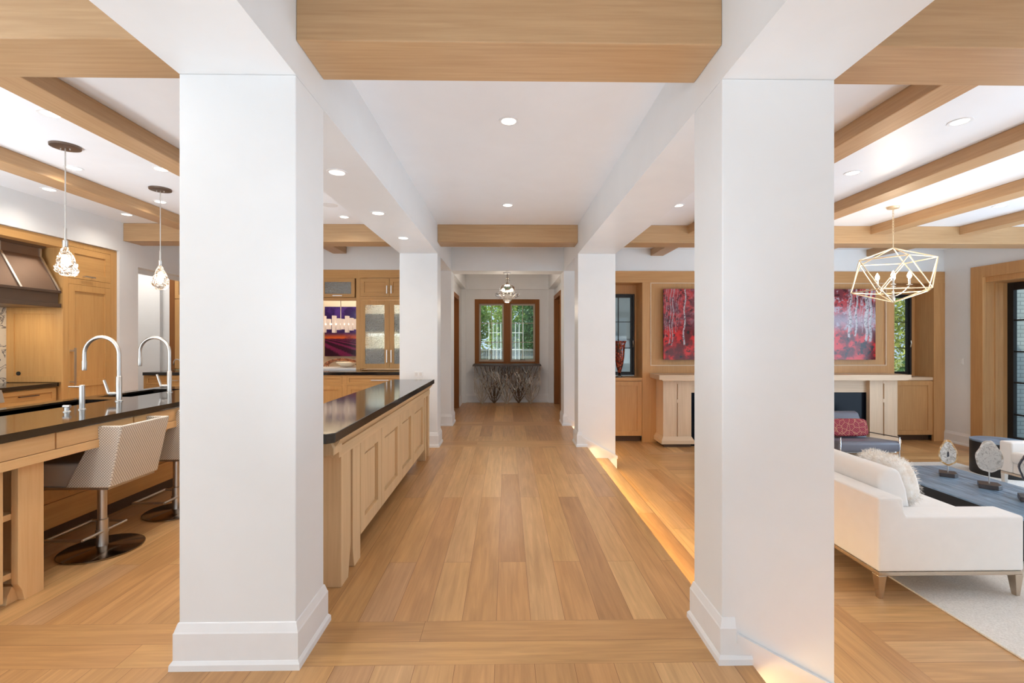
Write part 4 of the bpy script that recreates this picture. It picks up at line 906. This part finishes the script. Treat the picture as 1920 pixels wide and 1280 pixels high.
for x0, x1 in ((2.46, 2.905), (5.745, 6.19)):
    bm = nb(); m_ = (x0+x1)/2; box(bm, x0, m_-.011, YF, YV-.02, FL+.13, .76); box(bm, m_+.011, x1, YF, YV-.02, FL+.13, .76); box(bm, m_-.011, m_+.011, YF+.02, YV-.02, FL+.13, .76)
    box(bm, m_-.011, m_+.011, YF-.002, YF+.02, .40, .46); box(bm, m_-.011, m_+.011, YF-.002, YF+.02, FL+.13, FL+.16); box(bm, m_-.011, m_+.011, YF-.002, YF+.02, .70, .76)
    p = obj('pilaster', bm, 'mantZ', t_, bevel=.002)
    bm = nb(); rings = []
    for o_, h in ((.035, .05), (.035, .105), (.0, .165)): rings.append([bm.verts.new(q) for q in ((x0-o_, YF-o_, FL+h), (x1+o_, YF-o_, FL+h), (x1+o_, YV-.02, FL+h), (x0-o_, YV-.02, FL+h))])
    for a, b in zip(rings, rings[1:]):
        for k in range(4): bm.faces.new([a[k], a[(k+1) % 4], b[(k+1) % 4], b[k]])
    bm.faces.new(rings[0]); obj('plinth', bm, 'mantX', p)
    obj('plinth_recess', B(x0+.01, x1-.01, YF-.005, YV-.02, FL, FL+.05), 'darkwood', p)
obj('frieze', B(2.905, 5.745, YF+.07, YV-.02, .555, .76), 'mantX', t_, bevel=.001)
bm = nb(); box(bm, 2.905, 5.745, YV-.04, YV-.025, FL, .555); box(bm, 2.905, 2.92, YF+.07, YV-.03, FL, .555); box(bm, 5.73, 5.745, YF+.07, YV-.03, FL, .555); box(bm, 2.92, 5.73, YF+.07, YV-.03, FL, FL+.02)
obj('firebox', bm, 'firebox', t_, label='black firebox with dark back')
obj('fire_screen', B(2.92, 5.73, YF+.085, YF+.09, FL+.02, .55), 'firebox', t_, label='dark reflective glass screen')
# vase
t_ = thing('glass_vase', 'tall flared red mottled glass vase on the ledge of the left window niche', 'vase', (1.88, 7.70, .77))
prof = [(.05, 0), (.055, .008), (.022, .03), (.018, .07), (.03, .10), (.055, .19), (.078, .33), (.085, .45), (.092, .54), (.118, .605)]
wob = lambda u, j: 1+(.10*math.sin(6*2*PI*u) if j >= 9 else .02*math.sin(5*2*PI*u))
obj('body', lathe(nb(), prof[3:]+[(.108, .603), (.07, .45), (.045, .2), (0, .11)], (1.88, 7.70, .77), 36, lambda u, j: 1+(.10*math.sin(6*2*PI*u) if j in (6, 7) else .025*math.sin(7*2*PI*u+j))), 'vase', t_, smooth=True, label='red and amber mottled glass bowl')
obj('foot', lathe(nb(), prof[:4], (1.88, 7.70, .77), 28), 'crystal', t_, smooth=True, label='clear glass foot')
# terrace door on the right wall
XD = 7.75
bm = nb()
box(bm, XWR-.03, XWR+.02, 6.963, 7.15, FL, 2.52); box(bm, XWR-.03, XWR+.02, 1.0, 6.963, 2.35, 2.52)
o = struct('trim_2', bm, 'livZ', 'broad oak casing around the terrace doors on the right wall', 'door casing', .004)
bm = nb(); box(bm, XWR+.02, XWR+.20, 6.985, 7.15, FL, 2.35); box(bm, XWR+.20, XWR+.34, 7.01, 7.15, FL, 2.33); box(bm, XWR+.34, XD, 7.06, 7.15, FL, 2.31); box(bm, XWR+.02, XD+.06, 1.1, 7.15, 2.27, 2.40)
box(bm, XWR+.18, XWR+.215, 6.975, 7.0, FL, 2.34)
obj('jamb', bm, 'livZ', o, local=True)
def terrace(y0, y1, name, label):
    bm = nb(); box(bm, XD, XD+.06, y1-.115, y1, FL, 2.27); box(bm, XD, XD+.06, y0, y0+.115, FL, 2.27); box(bm, XD, XD+.06, y0+.115, y1-.115, 2.155, 2.27); box(bm, XD, XD+.06, y0+.115, y1-.115, FL, FL+.2)
    o = struct(name, bm, 'black', label, 'door', .003)
    bm = nb(); 
    for z in (.25, .739, 1.212, 1.693): box(bm, XD+.01, XD+.05, y0+.115, y1-.115, z-.011, z+.011)
    obj('glazing_bars', bm, 'black', o, local=True)
    obj('pane', B(XD+.028, XD+.034, y0+.10, y1-.10, FL+.19, 2.16), 'pane', o, local=True)
terrace(6.05, 7.09, 'door_3', 'black-framed glazed terrace door at the right edge, white brick outside')
terrace(5.0, 6.04, 'door_4', 'second black-framed terrace door, just out of view at the right')
t_ = thing('light_switch', 'white switch plate on the wall between the fireplace panelling and the terrace door', 'switch', (XWR, 7.33, 1.05))
obj('plate', B(XWR-.007, XWR, 7.29, 7.37, 1.0, 1.10), 'plate', t_, bevel=.002); obj('rocker', B(XWR-.010, XWR-.006, 7.312, 7.348, 1.02, 1.08), 'trim', t_)

# ------------------------------------------------------------------ LIVING ROOM FURNITURE
bm = B(2.70, 6.12, 1.7, 6.26, FL, FL+.012)
prop(obj('area_rug', bm, 'rug', bevel=.004), 'large cream wool rug under the sofa and the dark coffee table', 'rug')
ZR = FL+.012
t_ = thing('sofa', 'low off-white sofa seen from behind and the side, on slim metal legs', 'sofa', (2.88, 4.2, FL))
SY0, SY1 = 2.954, 5.35; SX0, SX1 = 2.40, 3.355
obj('frame_rail', B(SX0+.005, SX1-.005, SY0+.005, SY1-.005, -.137, -.112), 'bronze', t_, bevel=.002)
for sx_, sy_ in ((SX0, SY0), (SX1, SY0), (SX0, SY1), (SX1, SY1)):
    ix = 1 if sx_ == SX0 else -1; iy = 1 if sy_ == SY0 else -1
    zf = FL if sx_ == SX0 else ZR
    a, b, c_, d_ = sx_+.0*ix, sx_+.055*ix, sx_+.014*ix, sx_+.038*ix
    obj('leg', hexa(nb(), [(c_, sy_+.012*iy, zf), (d_, sy_+.012*iy, zf), (d_, sy_+.045*iy, zf), (c_, sy_+.045*iy, zf)], [(a+.002*ix, sy_+.002*iy, -.137), (b, sy_+.002*iy, -.137), (b, sy_+.06*iy, -.137), (a+.002*ix, sy_+.06*iy, -.137)]), 'bronze', t_, bevel=.002)
obj('back', prism(nb(), [(SX0, -.110), (SX0+.22, -.110), (SX0+.16, .368), (SX0, .368)], 'Y', SY0+.0, SY1), 'sofa', t_, bevel=.014)
armp = [(SX0+.01, -.110), (SX1, -.110), (SX1, .247), (2.585, .247), (2.53, .365), (SX0+.01, .365)]
obj('arm', prism(nb(), armp, 'Y', SY0-.001, SY0+.19), 'sofa', t_, bevel=.016)
obj('arm', prism(nb(), armp, 'Y', SY1-.19, SY1+.001), 'sofa', t_, bevel=.016)
obj('seat_cushion', B(SX0+.19, SX1-.03, SY0+.19, SY1-.19, -.105, .165), 'sofa', t_, bevel=.035)
for y0, y1 in ((3.155, 4.14), (4.15, 5.15)):
    obj('back_cushion', prism(nb(), [(2.57, .166), (2.80, .166), (2.765, .36), (2.72, .485), (2.66, .505), (2.60, .495), (2.565, .44)], 'Y', y0, y1), 'sofa', t_, bevel=.03)
# fur pillow
def fur_pillow():
    rnd = random.Random(4)
    bm = sph(nb(), (0, 0, 0), .075, .235, .165, .62, 28, 16)
    R_ = Matrix.Rotation(math.radians(-14), 4, 'Y') @ Matrix.Rotation(math.radians(0), 4, 'Z')
    base_v = [(v.co.copy(), v.normal.copy()) for v in bm.verts]
    bm.normal_update(); fs = [(f.calc_center_median(), f.normal.copy()) for f in bm.faces]
    for c, n in fs:
        n = n if n.dot(c) > 0 else -n
        for k in range(12):
            p = c+Vector((rnd.uniform(-.012, .012), rnd.uniform(-.02, .02), rnd.uniform(-.014, .014)))
            d = (n+Vector((rnd.uniform(-.5, .5), rnd.uniform(-.6, .6), rnd.uniform(-.7, .3)))).normalized()*rnd.uniform(.014, .028)
            s = d.cross(Vector((rnd.random(), rnd.random(), rnd.random()))).normalized()*.0016
            bm.faces.new([bm.verts.new(p-s), bm.verts.new(p+s), bm.verts.new(p+d)])
    bmesh.ops.transform(bm, matrix=R_, verts=bm.verts); return bm
o = obj('fur_pillow', fur_pillow(), 'fur'); o.location = (2.925, 3.52, .345); prop(o, 'shaggy white fur pillow leaning on the sofa back cushion', 'pillow')
# coffee table
t_ = thing('coffee_table', 'long low blackened timber block coffee table with cracked top, sky sheen painted on', 'coffee table', (4.25, 3.95, ZR))
obj('block', B(3.84, 4.655, 3.0, 4.84, FL+.05, .045), 'blackwood', t_, bevel=.004); obj('top', B(3.835, 4.66, 2.995, 4.845, .045, .06), 'ttop', t_, bevel=.004, label='brushed dark top with the sky sheen painted in blue')
obj('plinth', B(3.9, 4.6, 3.06, 4.78, ZR, FL+.05), 'black', t_)
def agate(x, y, zc, w, h, label, mats, hole, seed, bx=.07, by=.07, rz=.1):
    t_ = thing('agate_slice', label, 'sculpture', (x, y, .06), 'mineral slices on stands')
    bmb = nb(); prism(bmb, [(-bx, -by), (bx*.55, -by*1.1), (bx, -by*.4), (bx*.9, by), (-bx*.8, by)], 'Z', 0, .038)
    obj('stand_base', bmb, 'stonebase', t_, bevel=.003, local=True)
    zc -= .06
    obj('rod', tube(nb(), [(0, 0, .036), (0, 0, zc-h*.42)], .005, 8), 'nickel', t_, local=True)
    rnd = random.Random(seed); N = 40; R_ = []
    for k in range(N):
        a = 2*PI*k/N; r = 1+.04*math.sin(3*a+seed)+.025*math.sin(7*a+seed*2)+rnd.uniform(-.015, .015)
        R_.append((math.cos(a)*r*w/2*(1-.22*max(0, math.sin(a))), math.sin(a)*r*h/2))
    def slab(sc, y0, y1): return prism(nb(), [(p[0]*sc, p[1]*sc+zc) for p in R_], 'Y', y0, y1)
    s = obj('slice_rim', slab(1, -.012, .012), mats[0], t_, local=True, bevel=.002); 
    obj('slice_face', slab(.86, -.0145, .0), mats[1], s, local=True)
    if hole: obj('cavity', prism(nb(), [(-.008, zc-.04), (.008, zc-.03), (.006, zc+.012), (-.002, zc+.02), (-.008, zc)], 'Y', -.016, 0), 'agdark', s, local=True)
    t_.rotation_euler = (0, 0, rz); return t_
agate(4.315, 4.47, .285, .140, .25, 'golden-rimmed agate slice on a small stand, farthest on the coffee table', ('agrim', 'agcore'), True, 3, rz=-.62)
t = NT('grey_petrified_rings'); c = t.coord((1, 1, 1)); f = t.noise(c, 14, 6, .65, 3)
t.base(t.ramp(f, [(.35, lin((150, 142, 134))), (.5, lin((206, 200, 192))), (.62, lin((176, 168, 160)))])); t.set(Roughness=.4); M['agcore2'] = t.m
t = NT('grey_crust'); f = t.noise(t.coord((1, 1, 1)), 40, 4); t.base(t.ramp(f, [(.35, lin((168, 152, 134))), (.65, lin((226, 220, 212)))])); t.bump(f, .6, .01); t.set(Roughness=.6); M['agrim2'] = t.m
agate(4.345, 4.11, .337, .180, .285, 'large round grey-white mineral slice on a stand, middle of the coffee table', ('agrim2', 'agcore2'), False, 9, .08, .075, -.62)
agate(4.33, 3.76, .33, .15, .26, 'dark mineral slice on a stand cut off by the right edge of the photo', ('agdark', 'agcore2'), False, 12, .08, .075, -.62)
# drum side table
t_ = thing('drum_side_table', 'round black drum side table behind the white armchair', 'side table', (6.15, 5.68, ZR))
obj('drum', lathe(nb(), [(.275, 0), (.28, .01), (.28, .40)], (0, 0, 0), 56), 'blackwood', t_, smooth=True, local=True, auto=40)
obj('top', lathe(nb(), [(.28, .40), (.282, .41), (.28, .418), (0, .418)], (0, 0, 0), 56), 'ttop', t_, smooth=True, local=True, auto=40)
# white armchair (only its left front shows)
t_ = thing('armchair', 'off-white upholstered armchair on metal legs at the right edge, facing the coffee table', 'armchair', (5.7, 4.55, FL))
AX0, AX1, AY0, AY1 = 5.34, 6.10, 4.10, 4.95
obj('frame_rail', B(AX0+.01, AX1-.01, AY0+.01, AY1-.01, -.045, -.022), 'bronze', t_)
for sx_, sy_ in ((AX0+.01, AY1-.05), (AX0+.01, AY0+.01), (AX1-.05, AY1-.05), (AX1-.05, AY0+.01)): obj('leg', hexa(nb(), [(sx_+.008, sy_+.008, ZR), (sx_+.03, sy_+.008, ZR), (sx_+.03, sy_+.03, ZR), (sx_+.008, sy_+.03, ZR)], [(sx_, sy_, -.045), (sx_+.04, sy_, -.045), (sx_+.04, sy_+.04, -.045), (sx_, sy_+.04, -.045)]), 'nickel', t_)
for a, b in ((AY1-.13, AY1), (AY0, AY0+.13)): obj('arm', B(AX0, AX1, a, b, -.02, .303), 'sofa', t_, bevel=.018)
obj('back', B(AX1-.16, AX1, AY0+.13, AY1-.13, -.02, .42), 'sofa', t_, bevel=.02); obj('seat_base', B(AX0+.01, AX1-.16, AY0+.13, AY1-.13, -.02, .09), 'sofa', t_, bevel=.01)
obj('seat_cushion', B(AX0-.03, AX1-.17, AY0+.135, AY1-.135, .09, .215), 'sofa', t_, bevel=.035)
# grey lounge chair
t_ = thing('lounge_chair', 'low grey leather lounge chair with strap arms and chrome legs, in front of the fireplace', 'lounge chair', (4.88, 6.45, FL))
LX0, LX1 = 4.45, 5.29
obj('seat', prism(nb(), [(6.13, -.10), (6.17, -.118), (6.80, -.14), (6.82, -.03), (6.17, .028), (6.13, .01)], 'X', LX0, LX1), 'leather', t_, bevel=.03)
obj('backrest', prism(nb(), [(6.62, -.04), (6.72, -.06), (6.90, .31), (6.86, .335), (6.80, .31)], 'X', LX0+.05, LX1-.07), 'leather', t_, bevel=.02)
for x in (LX0+.02, LX1-.02):
    obj('leg', tube(nb(), [(x, 6.14, ZR), (x, 6.14, .085)], .009, 10), 'chrome', t_, smooth=True); obj('leg', tube(nb(), [(x, 6.95, FL), (x, 6.70, .05)], .009, 10), 'chrome', t_, smooth=True)
    obj('arm_strap', prism(nb(), [(6.135, .080), (6.72, .045), (6.72, .052), (6.135, .088)], 'X', x-.018, x+.018), 'darkleather', t_)
obj('under_frame', tube(nb(), [(LX0+.02, 6.2, -.13), (LX1-.02, 6.2, -.13)], .009, 8), 'chrome', t_)
bm = sph(nb(), (0, 0, 0), .265, .055, .125, .34, 36, 20); bmesh.ops.transform(bm, matrix=Matrix.Rotation(math.radians(-14), 4, 'X'), verts=bm.verts)
o = obj('lumbar_pillow', bm, 'maroon', smooth=True); o.location = (4.90, 6.585, .135); prop(o, 'maroon lumbar pillow with gold line pattern on the grey lounge chair', 'pillow')

# ------------------------------------------------------------------ GEOMETRIC CHANDELIER
cx_, cy_ = 4.355, 5.16
t_ = thing('geometric_chandelier', 'open gilt geometric cage chandelier with candle bulbs in the living room', 'chandelier', (cx_, cy_, ZC))
top = (cx_, cy_, 2.425); bot = (cx_, cy_, 1.812)
U_ = [(cx_+.375*math.cos(math.radians(a)), cy_+.375*math.sin(math.radians(a)), 2.285) for a in (106, 34, -38, -110, 178)]
D_ = [(cx_+.385*math.cos(math.radians(a)), cy_+.385*math.sin(math.radians(a)), 1.94) for a in (70, -2, -74, -146, 142)]
bm = nb(); r = .0062
for i in range(5):
    j = (i+1) % 5
    for a, b in ((top, U_[i]), (U_[i], U_[j]), (bot, D_[i]), (D_[i], D_[j]), (U_[i], D_[i]), (D_[i], U_[j])): tube(bm, [a, b], r, 8)
obj('cage', bm, 'gold', t_)
obj('canopy', lathe(nb(), [(.0, -.03), (.02, -.03), (.055, -.022), (.06, -.012), (.062, 0)], (cx_, cy_, ZC), 28), 'gold', t_, smooth=True, auto=40)
obj('stem', tube(nb(), [(cx_, cy_, 2.425), (cx_, cy_, 2.57)], .005, 8), 'gold', t_)
bm = nb(); z = 2.575; k = 0
while z < ZC-.03:
    pts = []
    for q in range(10):
        a = 2*PI*q/10; dx, dz = .008*math.cos(a), .020*math.sin(a); pts.append((cx_+(dx if k % 2 else 0), cy_+(0 if k % 2 else dx), z+.014+dz))
    tube(bm, pts, .0026, 5, closed=True); z += .030; k += 1
obj('chain', bm, 'gold', t_)
obj('centre_post', lathe(nb(), [(.0, 0), (.018, .01), (.02, .05), (.012, .07), (.012, .12), (0, .125)], (cx_, cy_, 1.815), 14), 'nickel', t_, smooth=True)
for a in (-40, 50, 140, 230):
    ca, sa = math.cos(math.radians(a)), math.sin(math.radians(a)); R_ = .14
    pts = [(cx_+ca*R_*u, cy_+sa*R_*u, 1.88+.115*(u**2)) for u in (0, .25, .5, .75, .9, 1)]
    arm = obj('arm', tube(nb(), pts, .0045, 8), 'nickel', t_, smooth=True)
    p = (cx_+ca*R_, cy_+sa*R_, 1.995)
    obj('candle_cup', lathe(nb(), [(.006, 0), (.028, .004), (.028, .008), (.011, .012), (.011, .075), (0, .075)], p, 16), 'nickel', arm, smooth=True, auto=40)
    obj('bulb', lathe(nb(), [(.009, 0), (.020, .02), (.022, .036), (.013, .062), (0, .085)], (p[0], p[1], p[2]+.075), 14), 'bulb', arm, smooth=True)
l = bpy.data.lights.new('chandelier_glow', 'POINT'); l.energy = 14; l.color = (1, .84, .66); l.shadow_soft_size = .15; lo = bpy.data.objects.new('chandelier_glow', l); COL.objects.link(lo); lo.location = (cx_, cy_, 2.16)

# ------------------------------------------------------------------ HALL LAMP + CONSOLE
hx, hy = .012, 7.75
t_ = thing('glass_pendant', 'ruffled clear glass pendant lamp in front of the hall window', 'pendant light', (hx, hy, ZS))
obj('canopy', lathe(nb(), [(0, -.02), (.06, -.02), (.075, 0)], (hx, hy, ZS), 28), 'plate', t_, smooth=True, auto=40)
obj('rod', tube(nb(), [(hx, hy, ZS), (hx, hy, 2.30)], .006, 8), 'pewter2', t_)
obj('upper_cup', lathe(nb(), [(.045, -.002), (.046, 0), (.03, .012), (.014, .05)], (hx, hy, 2.385), 24), 'crystal', t_, smooth=True)
wob = lambda u, j: 1+.05*math.sin(10*2*PI*u)
prof = [(.03, 0), (.06, .02), (.075, .05), (.12, .06), (.14, .085), (.19, .105), (.205, .14), (.17, .155), (.13, .165), (.135, .205), (.125, .25), (.09, .285), (.04, .30), (.02, .33)]
obj('shade', lathe(nb(), prof, (hx, hy, 2.018), 60, lambda u, j: 1+(.05*math.sin(11*2*PI*u) if 2 < j < 8 else .01*math.sin(11*2*PI*u))), 'crystal', t_, smooth=True, label='tiered ruffled clear glass shade')
for dx in (-.05, .05): obj('bulb', sph(nb(), (hx+dx, hy, 2.21), .022, .022, .03, 1, 12, 8), 'crystalbulb', t_, smooth=True)
l = bpy.data.lights.new('hall_lamp_glow', 'POINT'); l.energy = 18; l.color = (1, .86, .72); l.shadow_soft_size = .1; lo = bpy.data.objects.new('hall_lamp_glow', l); COL.objects.link(lo); lo.location = (hx, hy+.75, 1.95)
t_ = thing('branch_console_table', 'console table with silvery branch legs under the hall window', 'console table', (0, 10.15, 0))
bm = nb(); prism(bm, [(-.735, .828), (.755, .828), (.74, .868), (-.72, .868)], 'Y', 9.98, 10.335); obj('tabletop', bm, 'tabletop', t_, bevel=.003)
rnd = random.Random(11)
def grow(bm, p, d, L, r, dep):
    pts = [p]; rad = [r]; q = Vector(p)
    dd = Vector(d)
    for k in range(5):
        dd = (dd+Vector((rnd.uniform(-.28, .28), rnd.uniform(-.1, .1), rnd.uniform(-.05, .12)))).normalized(); q = q+dd*L/5
        if q.z > .828: q.z = .828
        q.y = min(max(q.y, 10.0), 10.31); q.x = min(max(q.x, -.70), .71)
        pts.append(tuple(q)); rad.append(r*(1-.13*(k+1)))
        if q.z >= .828: break
    tube(bm, pts, rad, 6)
    if dep > 0:
        for k in range(2 if dep < 3 else 3):
            i = rnd.randint(2, len(pts)-1); a = rnd.choice((-1, 1))*rnd.uniform(.35, .8); nd = Vector((dd.x+a, dd.y+rnd.uniform(-.15, .15), abs(dd.z)+.25)).normalized()
            grow(bm, pts[i], nd, L*.74, rad[i]*.78, dep-1)
for i, xp in enumerate((-.53, -.27, .005, .27, .52)):
    bm = nb(); y_ = 10.12 if i % 2 == 0 else 10.22
    for k in range(9):
        a = (k-4)*.085; x1 = xp+a*1.25; p = (xp, y_, 0) if k % 2 == 0 else (xp+a*.25, y_, .16)
        pts = [p]; n = 8
        for q in range(1, n+1):
            u = q/n; pts.append((min(max(xp+(x1-xp)*u**.8+rnd.uniform(-.014, .014), -.70), .72), y_+rnd.uniform(-.02, .02)+.02*math.sin(k*2+u*3), p[2]+(.828-p[2])*u))
        tube(bm, pts, [(.015 if k == 4 else .011)*(1-.45*q/n) for q in range(n+1)], 6)
        for m_ in range(4):
            q = rnd.randint(2, 6); sx = rnd.choice((-1, 1)); b0 = pts[q]; b1 = (min(max(b0[0]+sx*rnd.uniform(.04, .10), -.70), .72), b0[1]+rnd.uniform(-.03, .03), min(.828, b0[2]+rnd.uniform(.07, .2)))
            mid = ((b0[0]+b1[0])/2+sx*.012, b0[1], (b0[2]+b1[2])/2-.01); tube(bm, [b0, mid, b1], [.007, .006, .0045], 5)
    for sx in (-1, 1):
        if (i in (0, 1, 3)) or sx < 0: tube(bm, [(xp, y_, .10), (xp+sx*.07, y_, .17), (xp+sx*.11, y_, .26), (xp+sx*.15, y_, .38)], [.010, .009, .008, .006], 6)
    obj('branch_leg', bm, 'silver' if i % 2 == 0 else 'silverdark', t_)

# ------------------------------------------------------------------ OUTSIDE
bm = B(-40, 40, 11.0, 50, -.6, -.45); struct('ground', bm, 'lawn', 'garden ground beyond the house', 'ground')
bm = B(8.3, 40, -20, 11, -.6, -.40); struct('ground', bm, 'greyext', 'terrace paving outside the glazed doors', 'ground')
def leaves(name, spec, n, size, mat, label, cat, seed, group=None, trunk=None):
    r = np.random.RandomState(seed); V = []; per = n//len(spec)
    for cx0, cy0, cz0, rx, ry, rz in spec:
        p = r.normal(size=(per, 3)); p /= np.linalg.norm(p, axis=1)[:, None]; p *= (r.rand(per, 1)**.4); p = p*np.array([rx, ry, rz])+np.array([cx0, cy0, cz0])
        a = r.normal(size=(per, 3)); a /= np.linalg.norm(a, axis=1)[:, None]; b = np.cross(a, r.normal(size=(per, 3))); b /= np.linalg.norm(b, axis=1)[:, None]
        s = size*(.6+.8*r.rand(per, 1)); V.append(np.stack([p-a*s, p+b*s*.55, p+a*s, p-b*s*.55], 1))
    V = np.concatenate(V); nq = len(V); me = bpy.data.meshes.new('foliage')
    t_ = thing(name, label, cat, (spec[0][0], spec[0][1], -.45), group)
    me.from_pydata((V.reshape(-1, 3)-np.array(t_.location)).tolist(), [], np.arange(nq*4).reshape(-1, 4).tolist())
    me.materials.append(M[mat]); o = bpy.data.objects.new('foliage', me); COL.objects.link(o); o.parent = t_
    if trunk:
        x, y, h, rr = trunk; obj('trunk', tube(nb(), [(x, y, -.45), (x+.06, y, h*.5), (x-.05, y, h)], [rr, rr*.85, rr*.6], 10), 'bark', t_, smooth=True)
    return t_
g = 'trees outside the hall window'
leaves('garden_tree', [(-2.1, 16.5, 3.1, 1.5, 1.4, 1.7), (-1.4, 16.2, 2.0, .9, .8, .9), (-2.2, 16.4, 1.2, .9, .7, 1.1)], 9000, .06, 'leafA', 'leafy green tree seen through the left half of the hall window', 'tree', 1, g, (-1.55, 16.6, 3.0, .15))
leaves('garden_tree', [(.9, 16.5, 2.9, .55, .9, 1.6), (1.0, 16.5, 1.5, .5, .7, .7)], 6000, .055, 'leafC', 'dark ivy-clad tree seen through the right half of the hall window', 'tree', 2, g, (.95, 16.5, 3.4, .13))
leaves('garden_tree', [(.1, 19.5, 3.2, 1.2, 1.0, 1.8), (.1, 19.5, 1.5, .9, .8, .8)], 6500, .06, 'leafA', 'green tree farther back, seen either side of the hall window mullion', 'tree', 3, g, (.15, 19.6, 3.0, .12))
leaves('garden_tree', [(-5, 24, 3.4, 6, 1.5, 3.8), (5, 24, 3.2, 6, 1.5, 3.7)], 14000, .13, 'leafB', 'broad sunlit yellow-green trees at the back of the garden', 'tree', 4, g)
t_ = thing('garden_fence', 'weathered grey board fence beyond the hall window', 'fence', (0, 15.0, -.45))
bm = nb(); x = -4.0; k = 0
while x < 4.0: box(bm, x, x+.135, 15.0, 15.02, -.45, 1.04); x += .14
obj('boards', bm, 'fence', t_); obj('top_rail', B(-4, 4, 14.95, 15.07, 1.04, 1.10), 'fence', t_); obj('rail', B(-4, 4, 14.96, 15.0, .80, .88), 'fence', t_)
t_ = thing('garden_trellis', 'tall white wire trellis by the fence outside the hall window', 'trellis', (0, 14.6, -.45))
bm = nb()
for x in (-.55, -.42, -.30, -.18, .16, .28, .40, .52): tube(bm, [(x, 14.6, -.45), (x, 14.6, 1.95)], .012, 6)
for z in (.55, 1.1, 1.62): tube(bm, [(-.55, 14.6, z), (-.18, 14.6, z)], .012, 6); tube(bm, [(.16, 14.6, z), (.52, 14.6, z)], .012, 6)
obj('wires', bm, 'plate', t_)
leaves('garden_hedge', [(9.3, 10.4, 2.6, 1.7, .5, 1.2), (9.3, 10.4, 1.2, 1.7, .5, 1.3)], 9000, .045, 'leafB', 'sunlit pale green hedge outside the window right of the fireplace', 'hedge', 5)
leaves('garden_shrub', [(8.7, 9.2, .5, 1.0, .3, .65), (8.7, 9.2, 0.1, 1.0, .3, .5)], 4200, .05, 'leafC', 'darker green shrub low outside the window right of the fireplace', 'shrub', 6)
prop(obj('outbuilding_wall', B(1.25, 3.8, 9.6, 9.7, -.45, 3.2), 'greyext'), 'plain grey outbuilding wall outside the window left of the fireplace', 'wall', None, 'structure')
t_ = thing('outdoor_grill', 'dark grill cabinet against the grey wall, outside the window left of the fireplace', 'grill', (2.2, 9.3, -.45))
obj('body', B(1.9, 2.55, 9.1, 9.58, .30, 1.22), 'nickel', t_, bevel=.01); obj('lid', prism(nb(), [(9.1, 1.05), (9.58, 1.05), (9.58, 1.42), (9.25, 1.42), (9.12, 1.28)], 'X', 1.9, 2.5), 'black', t_, bevel=.01); obj('cart', B(1.95, 2.5, 9.12, 9.55, -.45, .30), 'black', t_)
struct('wall_exterior_brick', B(8.05, 14, 8.2, 8.4, -.45, 4), 'brick', 'white painted brick wing of the house seen through the terrace door', 'wall')
